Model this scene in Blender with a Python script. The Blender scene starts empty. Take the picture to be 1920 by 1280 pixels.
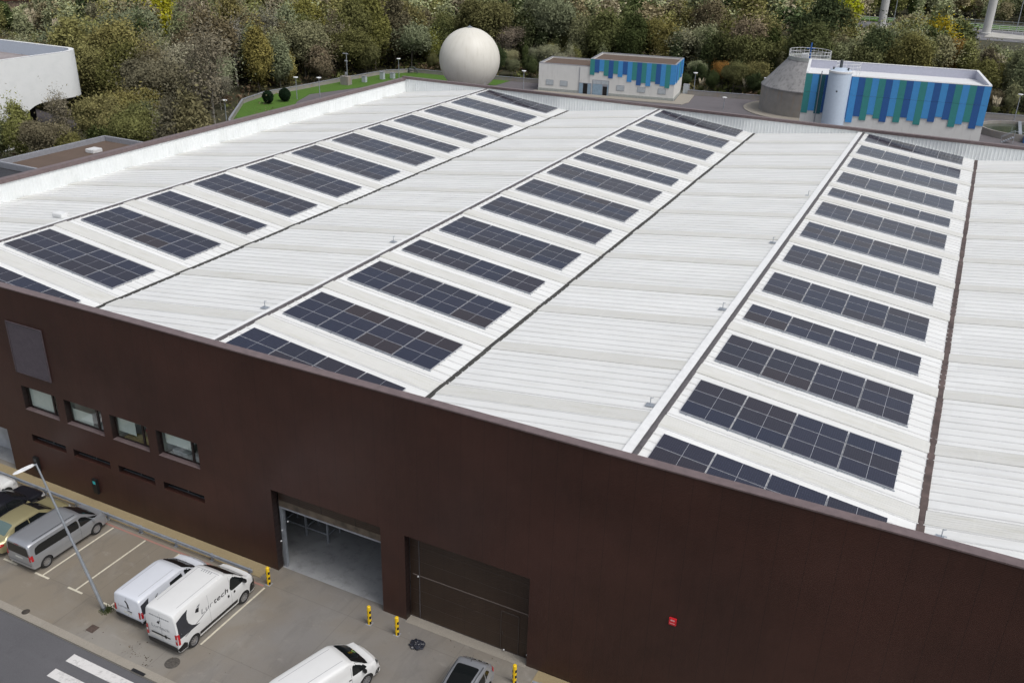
import bpy, bmesh, math, random
import numpy as np
from mathutils import Vector, Matrix
from mathutils.bvhtree import BVHTree
random.seed(7); rng = np.random.default_rng(7)
R = math.radians
scn = bpy.context.scene
col = scn.collection

# ------------------------------------------------------------------ camera, sky, sun, exposure
cd = bpy.data.cameras.new('camera'); cam = bpy.data.objects.new('camera', cd); col.objects.link(cam)
cd.sensor_width = 36; cd.lens = 1727.43 / 1920 * 36; cd.clip_start = .5; cd.clip_end = 4000
yaw, pitch, roll = -.4473, .4372, .0293
_d = Vector((math.sin(yaw) * math.cos(pitch), math.cos(yaw) * math.cos(pitch), -math.sin(pitch)))
_r = Vector((math.cos(yaw), -math.sin(yaw), 0)); _u = _r.cross(_d)
_r2 = _r * math.cos(roll) + _u * math.sin(roll); _u2 = -_r * math.sin(roll) + _u * math.cos(roll)
M = Matrix((( _r2.x, _u2.x, -_d.x), (_r2.y, _u2.y, -_d.y), (_r2.z, _u2.z, -_d.z))).to_4x4()
M.translation = (52.5634, -30.3501, 32.4298)
cam.matrix_world = M
CAM = Vector(M.translation)
scn.camera = cam

SUN_EL, SUN_AZ = R(58), R(104)       # azimuth measured from +Y towards +X
w = bpy.data.worlds.new('World'); scn.world = w; w.use_nodes = True
nt = w.node_tree; nt.nodes.clear()
sky = nt.nodes.new('ShaderNodeTexSky'); sky.sky_type = 'NISHITA'; sky.sun_disc = False
sky.sun_elevation = SUN_EL; sky.sun_rotation = SUN_AZ; sky.air_density = 1.0; sky.dust_density = 4.0; sky.ozone_density = 1.0
hs = nt.nodes.new('ShaderNodeHueSaturation'); hs.inputs['Saturation'].default_value = .38
bg = nt.nodes.new('ShaderNodeBackground'); bg.inputs[1].default_value = .13
wo = nt.nodes.new('ShaderNodeOutputWorld')
nt.links.new(sky.outputs[0], hs.inputs['Color']); nt.links.new(hs.outputs[0], bg.inputs[0]); nt.links.new(bg.outputs[0], wo.inputs[0])
sl = bpy.data.lights.new('sun', 'SUN'); sl.energy = 1.0; sl.angle = R(24); sl.color = (1, .97, .93)
so = bpy.data.objects.new('sun', sl); col.objects.link(so)
sd = Vector((math.sin(SUN_AZ) * math.cos(SUN_EL), math.cos(SUN_AZ) * math.cos(SUN_EL), math.sin(SUN_EL)))
so.rotation_euler = sd.to_track_quat('Z', 'Y').to_euler(); so.location = (60, 20, 90)
scn.view_settings.view_transform = 'Standard'; scn.view_settings.look = 'None'
scn.view_settings.exposure = .28; scn.view_settings.gamma = 1
scn.render.engine = 'CYCLES'
scn.cycles.max_bounces = 6; scn.cycles.transparent_max_bounces = 8

# ------------------------------------------------------------------ object helpers
def tag(o, label=None, cat=None, group=None, kind=None):
    if label: o['label'] = label
    if cat: o['category'] = cat
    if group: o['group'] = group
    if kind: o['kind'] = kind
    return o
def thing(name, label, cat, loc=(0, 0, 0), rz=0, group=None):
    o = bpy.data.objects.new(name, None); col.objects.link(o); o.location = loc; o.rotation_euler = (0, 0, rz)
    o.empty_display_size = .3
    return tag(o, label, cat, group)
def link(name, me, parent=None, loc=None):
    o = bpy.data.objects.new(name, me); col.objects.link(o)
    if parent: o.parent = parent
    if loc: o.location = loc
    return o
def dup(o, parent=None):
    c = o.copy(); col.objects.link(c); c.parent = parent
    for ch in list(o.children): dup(ch, c)
    return c
class MB:
    """collects shapes with a material index; build() links them as one mesh"""
    def __init__(s): s.v = []; s.f = []; s.m = []
    def add(s, vs, fs, mi=0):
        b = len(s.v); s.v += [tuple(v) for v in vs]; s.f += [tuple(i + b for i in f) for f in fs]; s.m += [mi] * len(fs); return s
    def box(s, x0, x1, y0, y1, z0, z1, mi=0, mat=None):
        vs = [Vector(p) for p in ((x0,y0,z0),(x1,y0,z0),(x1,y1,z0),(x0,y1,z0),(x0,y0,z1),(x1,y0,z1),(x1,y1,z1),(x0,y1,z1))]
        if mat: vs = [mat @ v for v in vs]
        return s.add(vs, [(0,3,2,1),(4,5,6,7),(0,1,5,4),(1,2,6,5),(2,3,7,6),(3,0,4,7)], mi)
    def prism(s, pts, z0, z1, mi=0, mi_top=None):
        n = len(pts); a = sum(pts[i][0]*pts[(i+1)%n][1]-pts[(i+1)%n][0]*pts[i][1] for i in range(n))
        if a < 0: pts = pts[::-1]
        vs = [(p[0], p[1], z0) for p in pts] + [(p[0], p[1], z1) for p in pts]
        b = len(s.v); s.add(vs, [(i, (i+1)%n, (i+1)%n+n, i+n) for i in range(n)] + [tuple(range(n-1,-1,-1))], mi)
        s.f.append(tuple(b+i for i in range(n, 2*n))); s.m.append(mi if mi_top is None else mi_top); return s
    def tube(s, p0, p1, r0, r1=None, n=10, mi=0, cap=True):
        p0 = Vector(p0); p1 = Vector(p1); r1 = r0 if r1 is None else r1
        d = (p1-p0).normalized(); a = d.orthogonal().normalized(); b = d.cross(a)
        vs = [p0+(a*math.cos(t)+b*math.sin(t))*r0 for t in [2*math.pi*i/n for i in range(n)]]
        vs += [p1+(a*math.cos(t)+b*math.sin(t))*r1 for t in [2*math.pi*i/n for i in range(n)]]
        fs = [(i, (i+1)%n, (i+1)%n+n, i+n) for i in range(n)]
        if cap: fs += [tuple(range(n-1,-1,-1)), tuple(range(n, 2*n))]
        return s.add(vs, fs, mi)
    def lathe(s, prof, n=32, c=(0,0,0), mi=0, axis='z'):
        vs = []; 
        for r, z in prof:
            for i in range(n):
                t = 2*math.pi*i/n; x, y = r*math.cos(t), r*math.sin(t)
                p = (x, y, z) if axis == 'z' else (x, z, y)
                vs.append((p[0]+c[0], p[1]+c[1], p[2]+c[2]))
        fs = []
        for k in range(len(prof)-1):
            for i in range(n):
                j = (i+1)%n; fs.append((k*n+i, k*n+j, (k+1)*n+j, (k+1)*n+i) if axis == 'z' else (k*n+j, k*n+i, (k+1)*n+i, (k+1)*n+j))
        return s.add(vs, fs, mi)
    def build(s, name, mats, parent=None, smooth=False, angle=35, bevel=0):
        me = bpy.data.meshes.new(name); me.from_pydata(s.v, [], s.f)
        if not isinstance(mats, (list, tuple)): mats = [mats]
        for m in mats: me.materials.append(m)
        me.polygons.foreach_set('material_index', s.m)
        if bevel:
            bm = bmesh.new(); bm.from_mesh(me); bmesh.ops.remove_doubles(bm, verts=bm.verts, dist=1e-4)
            es = [e for e in bm.edges if len(e.link_faces) == 2 and e.calc_face_angle(0) > .6]
            bmesh.ops.bevel(bm, geom=es, offset=bevel, segments=2, affect='EDGES', clamp_overlap=True); bm.to_mesh(me); bm.free(); smooth = True
        if smooth:
            me.polygons.foreach_set('use_smooth', [True]*len(me.polygons)); me.set_sharp_from_angle(angle=R(angle))
        me.update()
        return link(name, me, parent)

# ------------------------------------------------------------------ material helper
class NT:
    def __init__(s, name):
        s.m = bpy.data.materials.new(name); s.m.use_nodes = True; s.t = s.m.node_tree
        s.b = s.t.nodes['Principled BSDF']; s.out = s.t.nodes['Material Output']
        s.tc = s.t.nodes.new('ShaderNodeTexCoord')
    def n(s, kind, **kw):
        nd = s.t.nodes.new('ShaderNode' + kind)
        for k, v in kw.items():
            if k.startswith('i_'): nd.inputs[k[2:].replace('_', ' ')].default_value = v
            else: setattr(nd, k, v)
        return nd
    def l(s, a, b): s.t.links.new(a, b); return s
    def noise(s, scale=1, detail=4, rough=.55, vec=None, sc=None, dist=0):
        n = s.n('TexNoise', i_Scale=scale, i_Detail=detail, i_Roughness=rough, i_Distortion=dist)
        v = vec or s.tc.outputs['Object']
        if sc:
            mp = s.n('Mapping'); mp.inputs['Scale'].default_value = sc; s.l(v, mp.inputs[0]); v = mp.outputs[0]
        s.l(v, n.inputs['Vector']); return n.outputs['Fac']
    def ramp(s, fac, stops):
        r = s.n('ValToRGB'); e = r.color_ramp.elements
        while len(e) < len(stops): e.new(.5)
        for el, (p, c) in zip(e, stops):
            el.position = p; el.color = (c, c, c, 1) if isinstance(c, (int, float)) else (*c, 1)
        s.l(fac, r.inputs[0]); return r.outputs[0]
    def mix(s, fac, a, b, mode='MIX'):
        m = s.n('Mix', data_type='RGBA', blend_type=mode)
        for sock, v in ((m.inputs[0], fac), (m.inputs[6], a), (m.inputs[7], b)):
            if isinstance(v, (int, float)): sock.default_value = v
            elif isinstance(v, tuple): sock.default_value = (*v, 1)
            else: s.l(v, sock)
        return m.outputs[2]
    def math(s, op, a, b=0., c=None):
        m = s.n('Math', operation=op)
        for i, v in enumerate((a, b) if c is None else (a, b, c)):
            if isinstance(v, (int, float)): m.inputs[i].default_value = v
            else: s.l(v, m.inputs[i])
        return m.outputs[0]
    def xyz(s, src='Object'):
        q = s.n('SeparateXYZ'); s.l(s.tc.outputs[src], q.inputs[0]); return q.outputs
    def color(s, c):
        if isinstance(c, tuple): s.b.inputs['Base Color'].default_value = (*c, 1)
        else: s.l(c, s.b.inputs['Base Color'])
        return s
    def set(s, **kw):
        for k, v in kw.items():
            i = s.b.inputs[k.replace('_', ' ')]
            if isinstance(v, (int, float, tuple)): i.default_value = v
            else: s.l(v, i)
        return s
    def bump(s, h, strength=.3, dist=.02):
        b = s.n('Bump', i_Strength=strength, i_Distance=dist); s.l(h, b.inputs['Height']); s.l(b.outputs[0], s.b.inputs['Normal']); return s
def simple(name, c, rough=.5, metal=0., noise=.12, nscale=3, coat=0., spec=None):
    t = NT(name); f = t.noise(nscale, 5)
    lo = tuple(x*(1-noise) for x in c); hi = tuple(min(1, x*(1+noise)) for x in c)
    t.color(t.ramp(f, [(.3, lo), (.7, hi)])).set(Roughness=rough, Metallic=metal)
    if coat: t.set(Coat_Weight=coat, Coat_Roughness=.06)
    if spec is not None: t.set(Specular_IOR_Level=spec)
    return t.m

def m_roof():
    t = NT('white_roof_sheet'); x, y, z = t.xyz()
    base = t.mix(t.noise(.35, 6, .6), (.66, .67, .665), (.80, .81, .80))
    wn = t.n('TexWhiteNoise', noise_dimensions='2D'); cb = t.n('CombineXYZ'); t.l(t.math('FLOOR', t.math('DIVIDE', y, 1.32)), cb.inputs[0]); t.l(t.math('FLOOR', t.math('DIVIDE', x, 10.97)), cb.inputs[1]); t.l(cb.outputs[0], wn.inputs['Vector'])
    base = t.mix(t.math('MULTIPLY', wn.outputs['Value'], .22), base, (.52, .525, .52))
    streak = t.ramp(t.noise(1.0, 5, .6, sc=(.25, 3.2, 1)), [(.45, 0.), (.78, .42)])      # stains running down the slope
    c = t.mix(streak, base, (.50, .49, .45))
    fr = t.math('FRACT', t.math('DIVIDE', t.math('ADD', y, .06), .66))
    seam = t.ramp(fr, [(0, 0.), (.02, 1.), (.10, .5), (.16, 0.)])
    sm = t.mix(t.noise(.5, 4, .6, sc=(.3, 2.5, 1)), (.25, .25, .25), (.8, .8, .8))
    c = t.mix(t.math('MULTIPLY', seam, sm), c, (.44, .445, .44))
    c = t.mix(t.ramp(t.noise(9, 3), [(.72, 0.), (.8, .35)]), c, (.45, .45, .42))
    return t.color(c).set(Roughness=.55).m
def m_skylight():
    t = NT('grimy_fibreglass_strip'); x, y, z = t.xyz()
    c = t.mix(t.noise(.6, 5, .6, sc=(.4, 2, 1)), (.54, .54, .51), (.67, .67, .645))
    c = t.mix(t.ramp(t.noise(1.4, 6, .65, sc=(.35, 3, 1)), [(.5, 0.), (.85, .6)]), c, (.40, .39, .30))
    fr = t.math('FRACT', t.math('DIVIDE', x, 2.2))
    c = t.mix(t.ramp(fr, [(.46, 0.), (.5, .35), (.54, 0.)]), c, (.66, .66, .62))
    return t.color(c).set(Roughness=.45).m
def m_facade(name='brown_cladding', lo=(.037, .0148, .0108), hi=(.054, .0222, .0168), fine=14.):
    t = NT(name); x, y, z = t.xyz()
    c = t.mix(t.ramp(t.noise(.16, 4, .6), [(.3, 0.), (.7, 1.)]), tuple(v*.85 for v in lo), tuple(v*1.15 for v in hi))
    c = t.mix(t.ramp(t.noise(3.5, 4, .75, sc=(1, 1, .18)), [(.35, 0.), (.8, .32)]), c, tuple(v*1.45 for v in hi))
    j = t.math('FRACT', t.math('DIVIDE', x, 1.15)); jr = t.ramp(j, [(0, 1.), (.012, 1.), (.02, 0.)])
    c = t.mix(t.math('MULTIPLY', jr, .6), c, (.012, .008, .008))
    hz = t.math('SINE', t.math('MULTIPLY', z, 2*math.pi*fine))
    c = t.mix(t.ramp(hz, [(.0, .0), (1., .22)]), c, (.055, .034, .030))
    dirt = t.ramp(z, [(0., .5), (.35, 0.)]); c = t.mix(t.math('MULTIPLY', dirt, t.noise(1.2, 4)), c, (.10, .075, .05))
    t.color(c).set(Roughness=t.ramp(t.noise(.3, 4), [(.3, .30), (.7, .5)]), Specular_IOR_Level=.4)
    return t.bump(t.math('ADD', t.math('MULTIPLY', hz, .5), t.noise(60, 2)), .25, .012).m
def m_concrete():
    t = NT('stained_concrete'); x, y, z = t.xyz()
    c = t.mix(t.noise(.35, 6, .62, dist=.4), (.168, .154, .134), (.285, .268, .238))
    c = t.mix(t.ramp(t.noise(.16, 5, .6, dist=.8), [(.40, 0.), (.58, .9)]), c, (.195, .164, .122))
    # driveway in front of the doors is greyer
    dx = t.ramp(t.math('MULTIPLY', t.math('ABSOLUTE', t.math('SUBTRACT', x, 31.0)), .1), [(.35, .8), (.75, 0.)])
    c = t.mix(t.math('MULTIPLY', dx, t.ramp(t.noise(.3, 4), [(.3, .35), (.7, 1.)])), c, (.175, .170, .170))
    # dark smudges and tyre tracks
    c = t.mix(t.ramp(t.noise(.9, 6, .7, sc=(1, .35, 1), dist=.6), [(.50, 0.), (.78, .6)]), c, (.095, .09, .085))
    c = t.mix(t.ramp(t.noise(2.2, 5, .75, dist=1.0), [(.62, 0.), (.74, .55)]), c, (.10, .09, .075))
    c = t.mix(t.ramp(t.noise(1.1, 6, .7, sc=(.5, 1, 1), dist=.5), [(.60, 0.), (.75, .5)]), c, (.34, .32, .29))
    c = t.mix(t.ramp(t.noise(26, 3, .7), [(.35, .0), (.75, .3)]), c, (.27, .255, .23))
    # slab joints
    jx = t.ramp(t.math('FRACT', t.math('DIVIDE', t.math('ADD', x, 1.2), 6.2)), [(.0, 1.), (.0035, 1.), (.006, 0.)])
    jy = t.ramp(t.math('FRACT', t.math('DIVIDE', t.math('ADD', y, 26.15), 5.0)), [(.0, 1.), (.005, 1.), (.009, 0.)])
    c = t.mix(t.math('MULTIPLY', t.math('MAXIMUM', jx, jy), .38), c, (.10, .09, .08))
    return t.color(c).set(Roughness=.85).bump(t.noise(30, 5), .25, .01).m
def m_inside_floor():
    t = NT('worn_concrete_floor')
    c = t.mix(t.noise(.5, 7, .65, dist=.5), (.20, .205, .21), (.42, .43, .44))
    c = t.mix(t.ramp(t.noise(1.6, 6, .7), [(.5, 0.), (.75, .6)]), c, (.12, .12, .12))
    return t.color(c).set(Roughness=.5).m
def m_asphalt(name='asphalt', lo=(.062, .062, .068), hi=(.105, .104, .112)):
    t = NT(name)
    c = t.mix(t.noise(.25, 5, .6), lo, hi)
    c = t.mix(t.ramp(t.noise(45, 3, .8), [(.35, 0.), (.8, .5)]), c, tuple(min(1, v*1.7) for v in hi))
    c = t.mix(t.ramp(t.noise(.7, 5, .7), [(.55, 0.), (.8, .4)]), c, tuple(v*.6 for v in lo)); c = t.mix(t.ramp(t.noise(.45, 4, .6, sc=(.15, 1.6, 1)), [(.5, 0.), (.7, .35)]), c, tuple(v*1.25 for v in hi))
    return t.color(c).set(Roughness=.88).bump(t.noise(90, 3), .3, .006).m
def m_paint(name, c, wear=.5, under=(.12, .12, .12)):
    t = NT(name)
    f = t.ramp(t.noise(5, 6, .75), [(.5, 0.), (.72, wear)])
    return t.color(t.mix(f, c, under)).set(Roughness=.7).m
def m_forest_floor():
    t = NT('forest_floor')
    c = t.mix(t.noise(.09, 6, .65), (.030, .028, .014), (.060, .056, .024))
    c = t.mix(t.ramp(t.noise(.5, 6, .7), [(.45, 0.), (.7, .8)]), c, (.028, .036, .012))
    return t.color(c).set(Roughness=.95).m
def m_grass():
    t = NT('mown_grass')
    c = t.mix(t.noise(.35, 6, .65), (.042, .115, .006), (.085, .185, .012))
    c = t.mix(t.noise(6, 4, .8), c, (.055, .12, .010))
    return t.color(c).set(Roughness=.9).bump(t.noise(20, 3), .6, .05).m
def m_gravel(name, lo, hi):
    t = NT(name)
    c = t.mix(t.noise(.6, 6, .65), lo, hi)
    c = t.mix(t.ramp(t.noise(14, 3, .8), [(.3, 0.), (.8, .5)]), c, tuple(v*1.4 for v in hi))
    return t.color(c).set(Roughness=.9).m
def m_cells():
    t = NT('solar_cells')
    oi = t.n('ObjectInfo'); rnd = oi.outputs['Random']
    base = t.ramp(rnd, [(0, (.014, .018, .038)), (.35, (.018, .020, .038)), (.6, (.022, .019, .028)), (.85, (.016, .018, .032)), (1, (.028, .020, .022))])
    x, y, z = t.xyz()
    gx = t.ramp(t.math('FRACT', t.math('DIVIDE', t.math('ADD', x, 10.), .0952)), [(0, 1.), (.04, 1.), (.07, 0.)])
    gy = t.ramp(t.math('FRACT', t.math('DIVIDE', t.math('ADD', y, 10.), .1867)), [(0, 1.), (.02, 1.), (.035, 0.)])
    c = t.mix(t.math('MULTIPLY', t.math('MAXIMUM', gx, gy), .22), base, (.16, .17, .22))
    return t.color(c).set(Roughness=.13, Specular_IOR_Level=.5).m
def m_sphere():
    t = NT('stained_white_tank'); x, y, z = t.xyz()
    c = t.mix(t.noise(.5, 5), (.60, .58, .51), (.70, .685, .63))
    ang = t.math('ARCTAN2', y, x); cmb = t.n('CombineXYZ'); t.l(t.math('MULTIPLY', ang, 6.), cmb.inputs[0]); t.l(t.math('MULTIPLY', z, .18), cmb.inputs[1])
    st = t.noise(1.3, 6, .7, vec=cmb.outputs[0])
    c = t.mix(t.ramp(st, [(.5, 0.), (.8, .45)]), c, (.40, .37, .29))
    g = t.math('FRACT', t.math('DIVIDE', t.math('ADD', ang, 3.2), 2*math.pi/20)); c = t.mix(t.ramp(g, [(0, .07), (.03, .07), (.05, 0.)]), c, (.4, .38, .32))
    return t.color(c).set(Roughness=.5).m
def m_stained(name, lo, hi, stain, sc=(1.2, 1.2, .12), amt=.7, lo_t=.5):
    t = NT(name)
    c = t.mix(t.noise(.8, 5), lo, hi)
    c = t.mix(t.ramp(t.noise(1.6, 6, .65, sc=sc), [(lo_t, 0.), (lo_t+.22, amt)]), c, stain)
    return t.color(c).set(Roughness=.75).m
def m_leaf(name='leaves', zc=4.2):
    t = NT(name); oi = t.n('ObjectInfo'); g = t.n('NewGeometry')
    v = t.ramp(g.outputs['Random Per Island'], [(0, .75), (.5, 1.), (.9, 1.15), (1, 1.35)])
    c = t.mix(1., oi.outputs['Color'], v, 'MULTIPLY'); c = t.mix(1., c, (2.55, 2.5, 2.6), 'MULTIPLY')
    lf = t.ramp(t.noise(.7, 3, vec=g.outputs['Position']), [(.3, .7), (.7, 1.3)])
    c = t.mix(1., c, lf, 'MULTIPLY')
    sub = t.n('VectorMath', operation='SUBTRACT'); t.l(t.tc.outputs['Object'], sub.inputs[0]); sub.inputs[1].default_value = (0, 0, zc)
    vt = t.n('VectorTransform', vector_type='NORMAL', convert_from='OBJECT', convert_to='WORLD'); t.l(sub.outputs[0], vt.inputs[0])
    nz = t.n('VectorMath', operation='NORMALIZE'); t.l(vt.outputs[0], nz.inputs[0]); ad = t.n('VectorMath', operation='MULTIPLY_ADD'); t.l(g.outputs['Normal'], ad.inputs[0]); ad.inputs[1].default_value = (.6, .6, .6); t.l(nz.outputs[0], ad.inputs[2])
    nn = t.n('VectorMath', operation='NORMALIZE'); t.l(ad.outputs[0], nn.inputs[0])
    d = t.n('BsdfDiffuse'); tr = t.n('BsdfTranslucent'); ms = t.n('MixShader'); ms.inputs[0].default_value = .38; t.l(nn.outputs[0], d.inputs['Normal']); t.l(nn.outputs[0], tr.inputs['Normal'])
    t.l(c, d.inputs[0]); t.l(c, tr.inputs[0]); t.l(d.outputs[0], ms.inputs[1]); t.l(tr.outputs[0], ms.inputs[2]); t.l(ms.outputs[0], t.out.inputs[0])
    return t.m
def m_leaf_attr():
    t = NT('distant_leaves'); g = t.n('NewGeometry'); a = t.n('Attribute', attribute_name='tint')
    v = t.ramp(g.outputs['Random Per Island'], [(0, .75), (.5, 1.), (.9, 1.15), (1, 1.35)])
    c = t.mix(1., a.outputs['Color'], v, 'MULTIPLY'); c = t.mix(1., c, (2.8, 2.7, 2.85), 'MULTIPLY')
    d = t.n('BsdfDiffuse'); t.l(c, d.inputs[0]); t.l(d.outputs[0], t.out.inputs[0])
    return t.m
def m_bark():
    t = NT('bark'); oi = t.n('ObjectInfo')
    c = t.mix(1., oi.outputs['Color'], t.ramp(t.noise(3, 5), [(.3, .6), (.7, 1.2)]), 'MULTIPLY')
    return t.color(c).set(Roughness=.9).m
def m_glass(name='window_glass', tint=(.9, .95, .93)):
    t = NT(name); t.t.nodes.remove(t.b)
    tr = t.n('BsdfTransparent'); tr.inputs[0].default_value = (*tint, 1); gl = t.n('BsdfGlossy'); gl.inputs['Roughness'].default_value = .03
    lw = t.n('LayerWeight'); lw.inputs[0].default_value = .25; ms = t.n('MixShader')
    t.l(t.math('MULTIPLY_ADD', lw.outputs['Facing'], .35, .06), ms.inputs[0]); t.l(tr.outputs[0], ms.inputs[1]); t.l(gl.outputs[0], ms.inputs[2]); t.l(ms.outputs[0], t.out.inputs[0])
    return t.m
def m_car(name, c, metal=0., rough=.28):
    t = NT(name); t.color(t.mix(t.noise(2.5, 4), tuple(v*.93 for v in c), c)).set(Roughness=rough, Metallic=metal, Coat_Weight=.6, Coat_Roughness=.08)
    return t.m

MT = dict(
 roof=m_roof(), skylight=m_skylight(), facade=m_facade(), reveal=m_facade('dark_brown_reveal', (.014, .009, .009), (.022, .014, .013), 3.),
 door=m_facade('brown_door_panel', (.029, .0175, .0120), (.043, .027, .018), 9.), cap=simple('mauve_brown_trim', (.145, .108, .108), .45, noise=.15),
 parapet=m_stained('white_corrugated_parapet', (.68, .71, .71), (.80, .82, .82), (.58, .60, .58), (1.4, 1.4, .2), .35),
 ridge=simple('dark_ridge_metal', (.085, .078, .082), .5, noise=.3), gutter=simple('dark_gutter', (.045, .044, .04), .8, noise=.4, nscale=2),
 rust=simple('rusty_brown_gutter', (.085, .060, .055), .7, noise=.5, nscale=1.5),
 whitecap=simple('white_flashing', (.72, .73, .73), .45, noise=.06), concrete=m_concrete(), floor=m_inside_floor(), asphalt=m_asphalt(),
 yard=m_asphalt('yard_asphalt', (.085, .078, .085), (.125, .115, .122)), kerb=m_gravel('kerb_concrete', (.20, .18, .15), (.30, .275, .235)),
 sand=m_gravel('mossy_sandy_concrete', (.22, .165, .085), (.33, .27, .16)), line=m_paint('worn_white_line', (.62, .58, .47), .6, (.22, .19, .15)),
 zebra=m_paint('white_road_paint', (.62, .61, .60), .55, (.12, .12, .12)), redline=m_paint('faded_red_paint', (.33, .17, .14), .8, (.24, .21, .17)),
 floorforest=m_forest_floor(), grass=m_grass(), cells=m_cells(), frame=simple('aluminium_frame', (.50, .51, .55), .4, .3, noise=.05),
 steel=simple('galvanised_steel', (.36, .39, .43), .45, .5, noise=.15), steeldark=simple('dark_steel', (.10, .11, .12), .5, .4),
 sphere=m_sphere(), brown_gravel=m_gravel('brown_roof_gravel', (.060, .040, .030), (.125, .088, .066)), black_roof=simple('black_bitumen', (.030, .032, .038), .8, noise=.3),
 greytrim=simple('grey_trim', (.27, .28, .31), .5), white=m_stained('white_render', (.60, .60, .58), (.72, .72, .70), (.38, .37, .35), (1.3, 1.3, .15), .5, .55),
 whitebld=m_stained('white_smooth_cladding', (.72, .74, .74), (.80, .82, .82), (.62, .65, .65), (.6, .6, .8), .3),
 plinth=simple('grey_plinth', (.36, .38, .36), .8), blue=simple('light_blue_panel', (.060, .285, .62), .5, noise=.05), navy=simple('dark_blue_panel', (.024, .105, .32), .5, noise=.06),
 teal=simple('teal_panel', (.040, .245, .24), .5, noise=.05), dteal=simple('dark_teal_panel', (.012, .11, .14), .5, noise=.05),
 silo=simple('pale_blue_grey_silo', (.46, .54, .64), .4, noise=.04), oldconc=m_stained('streaked_concrete', (.19, .18, .17), (.34, .32, .295), (.36, .23, .12), (1.1, 1.1, .15), .6, .55),
 conecon=m_stained('weathered_cone_concrete', (.17, .17, .175), (.34, .335, .33), (.09, .09, .095), (1.3, 1.3, .18), .7, .48),
 whitemetal=simple('white_metal', (.66, .67, .68), .4), bluedoor=simple('grey_blue_door', (.26, .36, .45), .4), blackhole=simple('dark_opening', (.006, .006, .007), .8),
 palewin=simple('pale_shutter', (.42, .46, .49), .5), yellow=simple('yellow_plastic', (.80, .52, .01), .4, noise=.08), black=simple('black_plastic', (.012, .012, .013), .45),
 tyre=simple('tyre_rubber', (.020, .020, .021), .8), rim=simple('alloy_rim', (.48, .48, .50), .35, .8), carglass=None,
 red=simple('red_lens', (.45, .015, .02), .2, coat=.5), lens=simple('clear_lens', (.55, .56, .57), .15, coat=.5), plate=simple('number_plate', (.62, .62, .58), .5, noise=.2, nscale=14),
 pier=m_stained('pale_pier_concrete', (.42, .42, .41), (.52, .52, .50), (.34, .34, .33), (1, 1, .1), .4), leaf=m_leaf(), bushleaf=m_leaf('bush_leaves', .9), leafa=m_leaf_attr(), bark=m_bark(), glass=m_glass(),
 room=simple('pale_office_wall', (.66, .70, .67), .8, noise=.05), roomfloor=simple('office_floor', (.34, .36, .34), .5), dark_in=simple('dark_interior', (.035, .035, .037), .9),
 water=simple('murky_water', (.060, .075, .055), .12), plume=simple('cream_plume', (.48, .42, .30), .9, noise=.2), rooftile=simple('orange_roof_tile', (.36, .12, .075), .8, noise=.25),
 decal=simple('dark_grey_vinyl', (.035, .037, .045), .4), logo=simple('black_vinyl', (.02, .02, .024), .4), logogrey=simple('grey_vinyl', (.22, .23, .25), .4), signred=simple('bright_red_sign', (.62, .02, .03), .4),
 lapline=simple('dark_lap_joint', (.22, .22, .205), .8, noise=.5, nscale=.6),
 teal_lit=simple('turquoise_screen', (.05, .48, .50), .3), bag=simple('dark_plastic_bag', (.022, .024, .034), .3, noise=.3), bluebin=simple('blue_plastic', (.02, .10, .32), .5))
t = NT('car_glass'); t.color((.010, .012, .013)).set(Roughness=.06, Specular_IOR_Level=.6); MT['carglass'] = t.m
t = NT('green_tinted_car_glass'); t.color((.10, .15, .145)).set(Roughness=.06, Specular_IOR_Level=.6); MT['greenglass'] = t.m

# ------------------------------------------------------------------ layout constants
BAY, RX0, VX0 = 21.95, -.55, 10.35
ZR, SL = 12.63, .1268
YB = 71.1; XL, XR = -12.15, 76.9
def zroof(x):
    k = min(3, max(0, math.floor((x - RX0) / BAY + .5))); return ZR - SL * abs(x - (RX0 + BAY * k))
ROWY = [.50, 5.00, 10.86, 16.75, 21.47, 27.40, 33.28, 39.20, 44.99, 49.69, 55.65, 61.54, 67.42]
TWO = {0, 3, 8}
def rowlen(k): return 1.14 * (2 if k in TWO else 3)
GAPS = [(ROWY[k] + rowlen(k) + ROWY[k+1]) / 2 for k in range(12)]

# ------------------------------------------------------------------ ground, roads, yard
def struct(o): o['kind'] = 'structure'; return o
b = MB(); b.add([(-1500, -700, -.2), (1500, -700, -.2), (1500, 2500, -.2), (-1500, 2500, -.2)], [(0, 1, 2, 3)]); struct(b.build('ground', MT['floorforest']))
b = MB(); b.box(-200, 260, -19, -8.85, -.19, -.12); struct(b.build('road', MT['asphalt']))
b = MB()
for i in range(230): b.box(-60+i*1.0+.004, -60+(i+1)*1.0-.004, -8.85, -8.45, -.18, .006)
struct(b.build('kerb', MT['kerb'], None, bevel=0))
b = MB(); b.box(-60, 170, -8.45, .35, -.18, 0); struct(b.build('parking_lot', MT['concrete']))
b = MB(); b.box(-60, 24.0, -.95, -.03, .001, .035); b.box(39.9, 76, -.95, -.03, .001, .035); struct(b.build('verge_strip', MT['sand']))
b = MB(); b.box(8.0, 46, .35, 34, -.15, .004); b.box(-12, 3.9, .35, 1.4, -.15, .004); struct(b.build('hall_floor', MT['floor']))
b = MB()
for x in (8.95, 11.42, 13.87, 16.33, 18.85): 
    b.box(x-.05, x+.05, -6.13, -1.45, .001, .004); b.box(x-.52, x+.52, -6.24, -6.13, .001, .004)
b.box(24.71, 24.81, -6.1, -1.45, .001, .004)
struct(b.build('parking_lines', MT['line']))
b = MB(); b.box(32.6, 39.24, -.16, .40, .001, .012); struct(b.build('threshold', MT['kerb']))
b = MB(); b.box(2, 24.6, -1.42, -1.30, .001, .004); struct(b.build('red_line', MT['redline']))
b = MB()
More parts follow.
